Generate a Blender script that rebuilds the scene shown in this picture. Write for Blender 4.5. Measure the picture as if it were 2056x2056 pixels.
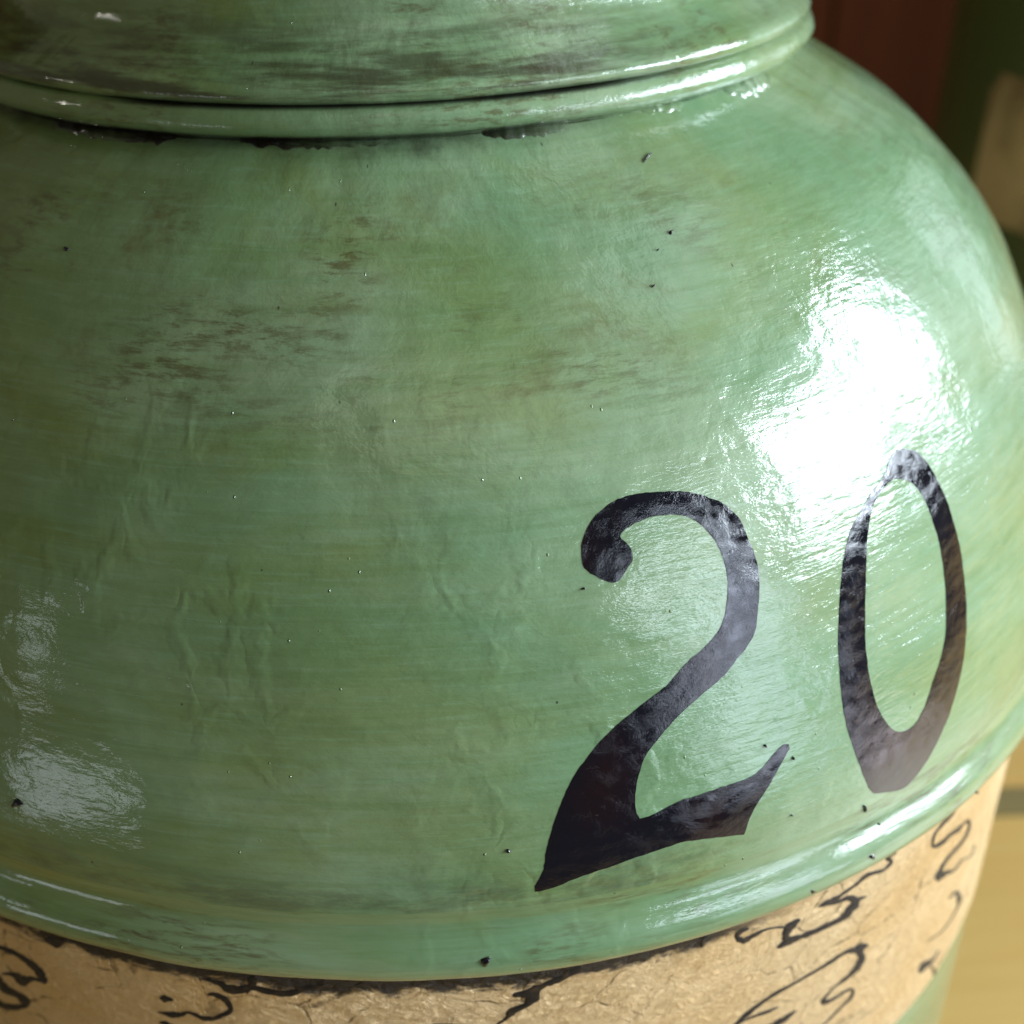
import bpy, bmesh, math, random
from mathutils import Vector, Matrix, noise, geometry
R_=math.radians
S=0.14            # metres per modelling unit (outer radius of the jar's rim)
scn=bpy.context.scene
for o in list(bpy.data.objects): bpy.data.objects.remove(o)
C=scn.collection

# ------------------------------------------------------------ camera
cd=bpy.data.cameras.new('camera'); cam=bpy.data.objects.new('camera',cd); C.objects.link(cam)
rx=Vector((0.99892835,-0.02273577,-0.04031431)); ux=Vector((0.04628346,0.49070243,0.8700971)); fw=Vector((0,0.87103055,-0.49122886))
pos=Vector((-0.0458,-1.8962335,1.09220522))*S
cam.matrix_world=Matrix(((rx.x,ux.x,-fw.x,pos.x),(rx.y,ux.y,-fw.y,pos.y),(rx.z,ux.z,-fw.z,pos.z),(0,0,0,1)))
cd.sensor_width=36; cd.lens=2607.86/2056*36; cd.shift_x=293.5/2056; cd.shift_y=-71.4/2056
cd.clip_start=0.01; cd.clip_end=20
cd.dof.use_dof=True; cd.dof.focus_distance=1.235*S; cd.dof.aperture_fstop=cd.lens/(0.022*S*1000)
cd.dof.aperture_blades=7
scn.camera=cam

# ------------------------------------------------------------ light of the room and of the windows, with added fill lamps
w=bpy.data.worlds.new('World'); scn.world=w; w.use_nodes=True
bg=w.node_tree.nodes['Background']; bg.inputs['Color'].default_value=(1.0,0.93,0.66,1); bg.inputs['Strength'].default_value=0.115
def lamp(name,az,el,dist,wd,hg,rad,col,aim=(0.55,-0.75,0.45),spread=180,roll=0):
    """an area lamp set by direction, for a window; rad is its radiance"""
    l=bpy.data.lights.new(name,'AREA'); l.shape='RECTANGLE'; l.size=wd*S; l.size_y=hg*S; l.color=col
    l.energy=rad*math.pi*l.size*l.size_y; l.spread=R_(spread)
    o=bpy.data.objects.new(name,l); C.objects.link(o)
    d=Vector((math.sin(R_(az))*math.cos(R_(el)),-math.cos(R_(az))*math.cos(R_(el)),math.sin(R_(el))))
    o.location=(Vector(aim)+d*dist)*S; o.rotation_euler=(d.to_track_quat('Z','Y').to_matrix()@Matrix.Rotation(R_(roll),3,'Z')).to_euler()
    return o
WIN=(0.78,0.89,1.0)
lamp('window_and_fill_light',96,18.7,8,1.65,3.2,40,WIN,roll=-6)
lamp('window_and_fill_light',73,13.7,8,3.3,2.0,40,WIN,roll=-8)
lamp('window_and_fill_light',40,10,8,2.4,1.0,12,(.74,.86,1))
lamp('window_and_fill_light',50,2,8,1.2,1.7,9,(.72,.80,1))
lamp('window_and_fill_light',95,58,8,4,2,1.0,(.85,.93,1))  # added overhead fill, stands for no window
lamp('window_and_fill_light',124,3,8,1.4,3.2,1.6,WIN)
lamp('window_and_fill_light',-93,24,7,.26,.10,90,(1,.95,.85),aim=(-.4,-.45,.76))
lamp('room_and_fill_light',49,-13,7,2.5,1.2,6,(.76,.84,1),aim=(.2,-.5,.85))
lamp('room_and_fill_light',72,-22,4,.95,.7,2.6,(.78,.78,1),aim=(.5,-.8,.3))
lamp('room_and_fill_light',-50,-15,6,1.7,.75,3.0,(.85,.93,1),aim=(-.35,-.9,.2),roll=9)
lamp('room_and_fill_light',-57,0,6,.5,.6,2.6,(.85,.93,1),aim=(-.35,-.9,.3),roll=9)
lamp('room_and_fill_light',12,50,9,6,3.5,.55,(1,1,.85))  # added fill from high in front, no real source
scn.view_settings.view_transform='Standard'; scn.view_settings.look='None'; scn.view_settings.exposure=0; scn.view_settings.gamma=1
scn.render.engine='CYCLES'
scn.cycles.max_bounces=4; scn.cycles.diffuse_bounces=2; scn.cycles.glossy_bounces=2; scn.cycles.transmission_bounces=0
TWO=[[(0.2283,0.4104),(0.2266,0.4090),(0.2241,0.4069),(0.2213,0.4045),(0.2180,0.4014),(0.2145,0.3981),(0.2109,0.3956),(0.2075,0.3944),(0.2042,0.3940),(0.2004,0.3946),(0.1956,0.3966),(0.1903,0.3994),(0.1854,0.4023),(0.1813,0.4048),(0.1776,0.4075),(0.1749,0.4103),(0.1733,0.4136),(0.1727,0.4170),(0.1727,0.4207),(0.1733,0.4250),(0.1747,0.4294),(0.1765,0.4337),(0.1787,0.4376),(0.1814,0.4413),(0.1850,0.4449),(0.1894,0.4486),(0.1946,0.4521),(0.2004,0.4553),(0.2070,0.4583),(0.2141,0.4609),(0.2218,0.4628),(0.2299,0.4638),(0.2385,0.4641),(0.2470,0.4641),(0.2553,0.4639),(0.2635,0.4632),(0.2721,0.4623),(0.2814,0.4613),(0.2911,0.4599),(0.3003,0.4582),(0.3089,0.4561),(0.3170,0.4535),(0.3248,0.4506),(0.3321,0.4476),(0.3391,0.4442),(0.3455,0.4403),(0.3516,0.4355),(0.3573,0.4300),(0.3616,0.4247),(0.3638,0.4198),(0.3648,0.4149),(0.3660,0.4097),(0.3679,0.4040),(0.3701,0.3979),(0.3717,0.3919),(0.3728,0.3861),(0.3734,0.3804),(0.3734,0.3745),(0.3729,0.3681),(0.3718,0.3616),(0.3705,0.3554),(0.3691,0.3497),(0.3675,0.3444),(0.3658,0.3388),(0.3638,0.3323),(0.3616,0.3256),(0.3590,0.3198),(0.3558,0.3156),(0.3523,0.3124),(0.3483,0.3093),(0.3440,0.3061),(0.3392,0.3030),(0.3341,0.2996),(0.3288,0.2958),(0.3231,0.2918),(0.3167,0.2880),(0.3095,0.2844),(0.3015,0.2810),(0.2937,0.2776),(0.2860,0.2741),(0.2784,0.2705),(0.2712,0.2669),(0.2645,0.2632),(0.2583,0.2594),(0.2520,0.2554),(0.2455,0.2508),(0.2389,0.2459),(0.2331,0.2411),(0.2282,0.2368),(0.2240,0.2326),(0.2203,0.2281),(0.2170,0.2228),(0.2141,0.2172),(0.2118,0.2113),(0.2100,0.2053),(0.2087,0.1991),(0.2077,0.1934),(0.2070,0.1880),(0.2066,0.1831),(0.2068,0.1787),(0.2078,0.1744),(0.2093,0.1709),(0.2104,0.1683),(0.2146,0.1686),(0.2207,0.1692),(0.2275,0.1702),(0.2348,0.1725),(0.2429,0.1753),(0.2511,0.1774),(0.2587,0.1783),(0.2663,0.1784),(0.2747,0.1787),(0.2844,0.1794),(0.2950,0.1802),(0.3050,0.1807),(0.3140,0.1807),(0.3224,0.1807),(0.3298,0.1809),(0.3360,0.1817),(0.3411,0.1830),(0.3460,0.1848),(0.3508,0.1872),(0.3552,0.1903),(0.3598,0.1933),(0.3645,0.1965),(0.3693,0.1995),(0.3737,0.2017),(0.3780,0.2024),(0.3818,0.2022),(0.3844,0.2019),(0.3849,0.2004),(0.3855,0.1982),(0.3859,0.1967),(0.3823,0.1931),(0.3772,0.1880),(0.3719,0.1827),(0.3671,0.1776),(0.3622,0.1723),(0.3575,0.1673),(0.3528,0.1628),(0.3482,0.1587),(0.3438,0.1541),(0.3395,0.1487),(0.3354,0.1429),(0.3320,0.1370),(0.3292,0.1309),(0.3271,0.1248),(0.3257,0.1204),(0.3222,0.1211),(0.3172,0.1221),(0.3117,0.1234),(0.3061,0.1246),(0.3000,0.1260),(0.2933,0.1274),(0.2854,0.1288),(0.2769,0.1301),(0.2695,0.1311),(0.2645,0.1319),(0.2605,0.1325),(0.2548,0.1327),(0.2463,0.1323),(0.2363,0.1314),(0.2260,0.1302),(0.2156,0.1289),(0.2051,0.1270),(0.1949,0.1254),(0.1853,0.1236),(0.1761,0.1220),(0.1672,0.1204),(0.1587,0.1188),(0.1504,0.1174),(0.1428,0.1156),(0.1359,0.1137),(0.1298,0.1114),(0.1239,0.1095),(0.1180,0.1082),(0.1124,0.1073),(0.1078,0.1067),(0.1046,0.1065),(0.1025,0.1066),(0.1012,0.1067),(0.1011,0.1087),(0.1012,0.1113),(0.1012,0.1132),(0.1039,0.1180),(0.1076,0.1247),(0.1107,0.1319),(0.1122,0.1391),(0.1129,0.1469),(0.1141,0.1545),(0.1162,0.1614),(0.1188,0.1682),(0.1217,0.1754),(0.1249,0.1836),(0.1285,0.1922),(0.1325,0.2007),(0.1370,0.2091),(0.1421,0.2172),(0.1476,0.2246),(0.1534,0.2313),(0.1595,0.2371),(0.1654,0.2425),(0.1704,0.2471),(0.1751,0.2512),(0.1804,0.2554),(0.1867,0.2598),(0.1939,0.2641),(0.2013,0.2685),(0.2091,0.2727),(0.2172,0.2768),(0.2254,0.2807),(0.2336,0.2843),(0.2419,0.2877),(0.2500,0.2915),(0.2576,0.2968),(0.2651,0.3024),(0.2726,0.3076),(0.2803,0.3117),(0.2881,0.3150),(0.2952,0.3184),(0.3016,0.3219),(0.3072,0.3253),(0.3122,0.3289),(0.3166,0.3326),(0.3203,0.3364),(0.3233,0.3405),(0.3258,0.3447),(0.3277,0.3491),(0.3294,0.3542),(0.3312,0.3600),(0.3328,0.3664),(0.3339,0.3728),(0.3342,0.3794),(0.3339,0.3860),(0.3331,0.3922),(0.3319,0.3976),(0.3304,0.4025),(0.3283,0.4073),(0.3260,0.4118),(0.3233,0.4161),(0.3200,0.4204),(0.3160,0.4249),(0.3115,0.4293),(0.3068,0.4329),(0.3021,0.4356),(0.2973,0.4375),(0.2921,0.4391),(0.2863,0.4405),(0.2800,0.4417),(0.2737,0.4425),(0.2675,0.4430),(0.2612,0.4432),(0.2548,0.4430),(0.2482,0.4422),(0.2415,0.4411),(0.2355,0.4400),(0.2304,0.4387),(0.2260,0.4374),(0.2225,0.4360),(0.2199,0.4345),(0.2184,0.4327),(0.2179,0.4310),(0.2190,0.4294),(0.2214,0.4276),(0.2236,0.4258),(0.2252,0.4239),(0.2267,0.4219),(0.2279,0.4195),(0.2283,0.4164),(0.2283,0.4129)]]
ZERO=[[(0.6264,0.4303),(0.6321,0.4285),(0.6382,0.4262),(0.6439,0.4231),(0.6489,0.4190),(0.6536,0.4141),(0.6578,0.4087),(0.6613,0.4029),(0.6645,0.3965),(0.6674,0.3897),(0.6706,0.3823),(0.6737,0.3744),(0.6763,0.3664),(0.6781,0.3586),(0.6794,0.3507),(0.6809,0.3423),(0.6829,0.3333),(0.6849,0.3238),(0.6864,0.3144),(0.6873,0.3053),(0.6876,0.2965),(0.6875,0.2875),(0.6869,0.2780),(0.6857,0.2685),(0.6843,0.2591),(0.6823,0.2499),(0.6799,0.2409),(0.6770,0.2321),(0.6737,0.2233),(0.6700,0.2146),(0.6662,0.2062),(0.6624,0.1985),(0.6582,0.1912),(0.6535,0.1839),(0.6481,0.1760),(0.6422,0.1679),(0.6364,0.1601),(0.6307,0.1530),(0.6251,0.1460),(0.6192,0.1391),(0.6127,0.1321),(0.6061,0.1250),(0.5998,0.1183),(0.5941,0.1126),(0.5884,0.1075),(0.5822,0.1028),(0.5751,0.0983),(0.5676,0.0941),(0.5605,0.0909),(0.5549,0.0886),(0.5497,0.0872),(0.5431,0.0873),(0.5333,0.0900),(0.5220,0.0942),(0.5127,0.0977),(0.5061,0.1001),(0.5012,0.1021),(0.4980,0.1035),(0.4959,0.1053),(0.4929,0.1084),(0.4892,0.1142),(0.4845,0.1239),(0.4796,0.1358),(0.4755,0.1471),(0.4720,0.1573),(0.4691,0.1672),(0.4666,0.1772),(0.4642,0.1872),(0.4622,0.1975),(0.4607,0.2080),(0.4600,0.2190),(0.4600,0.2303),(0.4603,0.2415),(0.4611,0.2521),(0.4621,0.2627),(0.4635,0.2732),(0.4653,0.2834),(0.4673,0.2937),(0.4696,0.3039),(0.4722,0.3139),(0.4752,0.3238),(0.4782,0.3336),(0.4816,0.3435),(0.4854,0.3531),(0.4898,0.3619),(0.4949,0.3698),(0.5005,0.3770),(0.5067,0.3831),(0.5137,0.3881),(0.5213,0.3920),(0.5281,0.3955),(0.5333,0.3985),(0.5377,0.4009),(0.5423,0.4033),(0.5475,0.4058),(0.5530,0.4081),(0.5591,0.4105),(0.5656,0.4129),(0.5726,0.4153),(0.5791,0.4181),(0.5846,0.4219),(0.5896,0.4261),(0.5948,0.4294),(0.6005,0.4314),(0.6065,0.4323),(0.6119,0.4328),(0.6168,0.4326),(0.6214,0.4317)],
[(0.6008,0.4073),(0.6067,0.4053),(0.6136,0.4025),(0.6198,0.3989),(0.6250,0.3945),(0.6297,0.3892),(0.6336,0.3835),(0.6367,0.3773),(0.6390,0.3707),(0.6409,0.3637),(0.6427,0.3562),(0.6443,0.3482),(0.6457,0.3399),(0.6470,0.3313),(0.6480,0.3224),(0.6487,0.3132),(0.6489,0.3037),(0.6486,0.2940),(0.6479,0.2844),(0.6465,0.2752),(0.6446,0.2661),(0.6423,0.2574),(0.6398,0.2494),(0.6371,0.2417),(0.6337,0.2344),(0.6295,0.2271),(0.6247,0.2201),(0.6193,0.2134),(0.6134,0.2068),(0.6070,0.2003),(0.6008,0.1938),(0.5948,0.1868),(0.5890,0.1798),(0.5834,0.1737),(0.5780,0.1688),(0.5729,0.1648),(0.5681,0.1617),(0.5634,0.1597),(0.5590,0.1586),(0.5542,0.1583),(0.5485,0.1587),(0.5425,0.1599),(0.5372,0.1616),(0.5328,0.1637),(0.5290,0.1664),(0.5254,0.1699),(0.5217,0.1744),(0.5181,0.1797),(0.5148,0.1858),(0.5115,0.1931),(0.5084,0.2011),(0.5059,0.2094),(0.5041,0.2181),(0.5030,0.2271),(0.5023,0.2362),(0.5019,0.2452),(0.5020,0.2544),(0.5026,0.2637),(0.5038,0.2731),(0.5055,0.2827),(0.5075,0.2924),(0.5095,0.3026),(0.5118,0.3130),(0.5143,0.3232),(0.5168,0.3337),(0.5197,0.3440),(0.5225,0.3530),(0.5252,0.3601),(0.5277,0.3659),(0.5306,0.3717),(0.5341,0.3778),(0.5381,0.3839),(0.5425,0.3892),(0.5471,0.3937),(0.5520,0.3975),(0.5570,0.4008),(0.5626,0.4033),(0.5682,0.4052),(0.5737,0.4067),(0.5792,0.4079),(0.5845,0.4087),(0.5894,0.4090),(0.5932,0.4090),(0.5967,0.4084)]]
INK=[[(0.5771,-0.0298,0.5832,-0.0385),(0.5733,-0.0293,0.5796,-0.0385),(0.5676,-0.0286,0.5747,-0.0386),(0.5622,-0.0286,0.5702,-0.0390),(0.5585,-0.0305,0.5687,-0.0394),(0.5619,-0.0382,0.5679,-0.0372),(0.5670,-0.0432,0.5703,-0.0399),(0.5700,-0.0458,0.5750,-0.0454),(0.5706,-0.0462,0.5774,-0.0514),(0.5695,-0.0479,0.5752,-0.0541),(0.5664,-0.0497,0.5714,-0.0557),(0.5622,-0.0509,0.5665,-0.0567),(0.5575,-0.0509,0.5611,-0.0568),(0.5519,-0.0490,0.5548,-0.0553),(0.5451,-0.0456,0.5480,-0.0529),(0.5377,-0.0422,0.5415,-0.0506),(0.5309,-0.0404,0.5361,-0.0493),(0.5256,-0.0410,0.5314,-0.0492),(0.5216,-0.0430,0.5268,-0.0498),(0.5177,-0.0453,0.5219,-0.0508),(0.5132,-0.0471,0.5166,-0.0519),(0.5075,-0.0485,0.5106,-0.0530),(0.5011,-0.0498,0.5041,-0.0542),(0.4948,-0.0509,0.4979,-0.0556),(0.4889,-0.0515,0.4924,-0.0570),(0.4835,-0.0513,0.4877,-0.0583),(0.4784,-0.0505,0.4837,-0.0596),(0.4737,-0.0496,0.4797,-0.0605),(0.4695,-0.0493,0.4755,-0.0607),(0.4653,-0.0495,0.4703,-0.0597),(0.4611,-0.0500,0.4648,-0.0579),(0.4575,-0.0508,0.4600,-0.0561),(0.4550,-0.0512,0.4566,-0.0549)],
[(0.4691,-0.0592,0.4677,-0.0555),(0.4723,-0.0603,0.4708,-0.0562),(0.4770,-0.0619,0.4752,-0.0573),(0.4823,-0.0638,0.4801,-0.0583),(0.4873,-0.0654,0.4845,-0.0592),(0.4918,-0.0664,0.4883,-0.0595),(0.4960,-0.0671,0.4920,-0.0595),(0.4997,-0.0679,0.4960,-0.0596),(0.5033,-0.0696,0.5007,-0.0608),(0.5079,-0.0727,0.5064,-0.0632),(0.5131,-0.0768,0.5127,-0.0665),(0.5163,-0.0800,0.5195,-0.0713),(0.5145,-0.0776,0.5273,-0.0807),(0.5135,-0.0750,0.5285,-0.0889),(0.5124,-0.0767,0.5259,-0.0921),(0.5100,-0.0791,0.5223,-0.0940),(0.5072,-0.0816,0.5189,-0.0957),(0.5048,-0.0843,0.5157,-0.0973),(0.5024,-0.0869,0.5120,-0.0991),(0.4994,-0.0891,0.5074,-0.1004),(0.4951,-0.0905,0.5017,-0.1011),(0.4889,-0.0909,0.4944,-0.1009),(0.4811,-0.0905,0.4861,-0.1002),(0.4729,-0.0898,0.4776,-0.0993),(0.4649,-0.0890,0.4694,-0.0984),(0.4571,-0.0882,0.4614,-0.0975),(0.4492,-0.0873,0.4533,-0.0964),(0.4417,-0.0862,0.4457,-0.0955),(0.4351,-0.0850,0.4391,-0.0948),(0.4297,-0.0836,0.4339,-0.0945),(0.4250,-0.0817,0.4297,-0.0943),(0.4206,-0.0801,0.4263,-0.0944),(0.4162,-0.0796,0.4230,-0.0943),(0.4121,-0.0802,0.4194,-0.0942),(0.4086,-0.0817,0.4154,-0.0941),(0.4058,-0.0835,0.4116,-0.0939),(0.4037,-0.0849,0.4084,-0.0937),(0.4025,-0.0860,0.4061,-0.0931),(0.4018,-0.0869,0.4045,-0.0924),(0.4016,-0.0877,0.4034,-0.0917),(0.4013,-0.0882,0.4027,-0.0912)],
[(0.5206,-0.0810,0.5168,-0.0716),(0.5223,-0.0813,0.5188,-0.0726),(0.5250,-0.0819,0.5218,-0.0742),(0.5280,-0.0826,0.5251,-0.0758),(0.5307,-0.0830,0.5279,-0.0771),(0.5331,-0.0829,0.5306,-0.0783),(0.5353,-0.0827,0.5333,-0.0792),(0.5371,-0.0824,0.5357,-0.0800),(0.5384,-0.0823,0.5375,-0.0806)],
[(0.4193,-0.0884,0.4084,-0.0826),(0.4191,-0.0851,0.4077,-0.0791),(0.4188,-0.0806,0.4067,-0.0739),(0.4188,-0.0764,0.4058,-0.0678),(0.4192,-0.0738,0.4062,-0.0623),(0.4200,-0.0719,0.4083,-0.0585),(0.4215,-0.0699,0.4111,-0.0561),(0.4233,-0.0679,0.4143,-0.0548),(0.4250,-0.0662,0.4175,-0.0541),(0.4266,-0.0648,0.4210,-0.0542),(0.4286,-0.0637,0.4247,-0.0552),(0.4306,-0.0630,0.4278,-0.0565),(0.4321,-0.0624,0.4299,-0.0573)],
[(0.4158,-0.0616,0.4165,-0.0656),(0.4121,-0.0599,0.4126,-0.0636),(0.4067,-0.0573,0.4072,-0.0609),(0.4007,-0.0546,0.4013,-0.0579),(0.3954,-0.0525,0.3961,-0.0558),(0.3909,-0.0510,0.3917,-0.0542),(0.3867,-0.0498,0.3876,-0.0531),(0.3825,-0.0487,0.3837,-0.0524),(0.3784,-0.0481,0.3800,-0.0522),(0.3740,-0.0477,0.3763,-0.0527),(0.3698,-0.0478,0.3727,-0.0538),(0.3656,-0.0478,0.3692,-0.0551),(0.3617,-0.0479,0.3657,-0.0561),(0.3581,-0.0485,0.3626,-0.0573),(0.3548,-0.0492,0.3595,-0.0586),(0.3521,-0.0494,0.3560,-0.0595),(0.3506,-0.0491,0.3517,-0.0587),(0.3493,-0.0483,0.3470,-0.0552),(0.3473,-0.0462,0.3433,-0.0507),(0.3454,-0.0439,0.3405,-0.0461),(0.3447,-0.0429,0.3387,-0.0416),(0.3449,-0.0433,0.3387,-0.0374),(0.3456,-0.0426,0.3403,-0.0351),(0.3472,-0.0419,0.3422,-0.0335),(0.3488,-0.0412,0.3445,-0.0326),(0.3507,-0.0405,0.3474,-0.0325),(0.3532,-0.0399,0.3508,-0.0332),(0.3558,-0.0395,0.3538,-0.0339),(0.3576,-0.0393,0.3559,-0.0345)],
[(0.5611,-0.1745,0.5634,-0.1799),(0.5564,-0.1713,0.5598,-0.1796),(0.5492,-0.1665,0.5549,-0.1791),(0.5414,-0.1623,0.5514,-0.1798),(0.5347,-0.1628,0.5521,-0.1805),(0.5358,-0.1720,0.5527,-0.1792),(0.5404,-0.1804,0.5549,-0.1836),(0.5440,-0.1864,0.5589,-0.1918),(0.5456,-0.1896,0.5615,-0.2003),(0.5459,-0.1921,0.5611,-0.2061),(0.5453,-0.1952,0.5592,-0.2098),(0.5437,-0.1980,0.5564,-0.2125),(0.5418,-0.2009,0.5531,-0.2146),(0.5392,-0.2034,0.5490,-0.2162),(0.5358,-0.2055,0.5444,-0.2174),(0.5320,-0.2075,0.5394,-0.2180),(0.5280,-0.2092,0.5343,-0.2186),(0.5238,-0.2107,0.5287,-0.2185),(0.5191,-0.2119,0.5228,-0.2179),(0.5144,-0.2131,0.5173,-0.2176),(0.5100,-0.2145,0.5124,-0.2180),(0.5060,-0.2163,0.5085,-0.2197),(0.5022,-0.2183,0.5050,-0.2220),(0.4989,-0.2205,0.5022,-0.2247),(0.4959,-0.2221,0.4999,-0.2272),(0.4932,-0.2236,0.4983,-0.2300),(0.4904,-0.2246,0.4973,-0.2327),(0.4886,-0.2268,0.4975,-0.2343),(0.4927,-0.2357,0.4948,-0.2288),(0.4982,-0.2393,0.4952,-0.2290),(0.5032,-0.2408,0.4996,-0.2315),(0.5086,-0.2417,0.5052,-0.2341),(0.5139,-0.2424,0.5105,-0.2358),(0.5190,-0.2423,0.5156,-0.2364),(0.5244,-0.2418,0.5208,-0.2360),(0.5296,-0.2414,0.5261,-0.2357),(0.5342,-0.2417,0.5311,-0.2360),(0.5385,-0.2428,0.5356,-0.2369),(0.5425,-0.2441,0.5400,-0.2382),(0.5453,-0.2456,0.5442,-0.2403),(0.5456,-0.2459,0.5490,-0.2447),(0.5458,-0.2467,0.5518,-0.2503),(0.5461,-0.2496,0.5527,-0.2551),(0.5455,-0.2528,0.5523,-0.2596),(0.5442,-0.2556,0.5505,-0.2629),(0.5418,-0.2576,0.5473,-0.2649),(0.5384,-0.2592,0.5430,-0.2658),(0.5341,-0.2610,0.5380,-0.2666),(0.5292,-0.2631,0.5325,-0.2678),(0.5232,-0.2660,0.5262,-0.2702),(0.5163,-0.2694,0.5188,-0.2730),(0.5097,-0.2727,0.5118,-0.2757),(0.5046,-0.2751,0.5066,-0.2780),(0.5017,-0.2766,0.5035,-0.2792),(0.5001,-0.2773,0.5017,-0.2797),(0.4993,-0.2776,0.5009,-0.2801),(0.4986,-0.2779,0.5001,-0.2802)],
[(0.5392,-0.1673,0.5410,-0.1783),(0.5361,-0.1655,0.5375,-0.1756),(0.5313,-0.1625,0.5333,-0.1722),(0.5252,-0.1596,0.5285,-0.1689),(0.5187,-0.1579,0.5232,-0.1667),(0.5120,-0.1578,0.5169,-0.1660),(0.5048,-0.1587,0.5095,-0.1663),(0.4973,-0.1598,0.5017,-0.1670),(0.4899,-0.1607,0.4939,-0.1675),(0.4824,-0.1613,0.4859,-0.1676),(0.4745,-0.1618,0.4776,-0.1675),(0.4668,-0.1624,0.4697,-0.1677),(0.4597,-0.1630,0.4624,-0.1679),(0.4535,-0.1638,0.4561,-0.1684),(0.4479,-0.1646,0.4504,-0.1691),(0.4424,-0.1654,0.4448,-0.1699),(0.4362,-0.1659,0.4388,-0.1708),(0.4291,-0.1662,0.4318,-0.1715),(0.4213,-0.1663,0.4242,-0.1723),(0.4136,-0.1664,0.4169,-0.1731),(0.4072,-0.1671,0.4108,-0.1741),(0.4024,-0.1680,0.4060,-0.1748),(0.3988,-0.1693,0.4021,-0.1754),(0.3953,-0.1708,0.3983,-0.1762),(0.3912,-0.1723,0.3942,-0.1775),(0.3860,-0.1738,0.3893,-0.1797),(0.3802,-0.1755,0.3841,-0.1823),(0.3745,-0.1774,0.3789,-0.1851),(0.3694,-0.1797,0.3742,-0.1878),(0.3651,-0.1825,0.3697,-0.1901),(0.3612,-0.1856,0.3654,-0.1923),(0.3579,-0.1889,0.3615,-0.1945),(0.3552,-0.1920,0.3586,-0.1967),(0.3533,-0.1950,0.3566,-0.1991),(0.3521,-0.1980,0.3555,-0.2015),(0.3514,-0.2004,0.3548,-0.2038),(0.3509,-0.2022,0.3542,-0.2055)],
[(0.3525,-0.1982,0.3511,-0.1953),(0.3553,-0.1976,0.3538,-0.1944),(0.3594,-0.1965,0.3578,-0.1932),(0.3640,-0.1956,0.3623,-0.1920),(0.3683,-0.1949,0.3667,-0.1912),(0.3724,-0.1948,0.3707,-0.1909),(0.3765,-0.1950,0.3748,-0.1908),(0.3806,-0.1953,0.3790,-0.1909),(0.3848,-0.1957,0.3831,-0.1910),(0.3890,-0.1964,0.3873,-0.1914),(0.3933,-0.1974,0.3913,-0.1917),(0.3977,-0.1984,0.3956,-0.1923),(0.4022,-0.1990,0.3999,-0.1928),(0.4073,-0.1993,0.4049,-0.1934),(0.4125,-0.1990,0.4104,-0.1941),(0.4172,-0.1988,0.4155,-0.1949),(0.4205,-0.1986,0.4191,-0.1954)],
[(0.4075,-0.2327,0.4033,-0.2245),(0.4095,-0.2324,0.4052,-0.2241),(0.4123,-0.2320,0.4080,-0.2235),(0.4156,-0.2314,0.4112,-0.2227),(0.4190,-0.2311,0.4144,-0.2221),(0.4224,-0.2310,0.4176,-0.2213),(0.4260,-0.2310,0.4208,-0.2206),(0.4299,-0.2308,0.4243,-0.2198),(0.4340,-0.2300,0.4282,-0.2194),(0.4386,-0.2282,0.4333,-0.2189),(0.4434,-0.2256,0.4392,-0.2185),(0.4478,-0.2232,0.4450,-0.2183),(0.4508,-0.2215,0.4489,-0.2182)],
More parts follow.
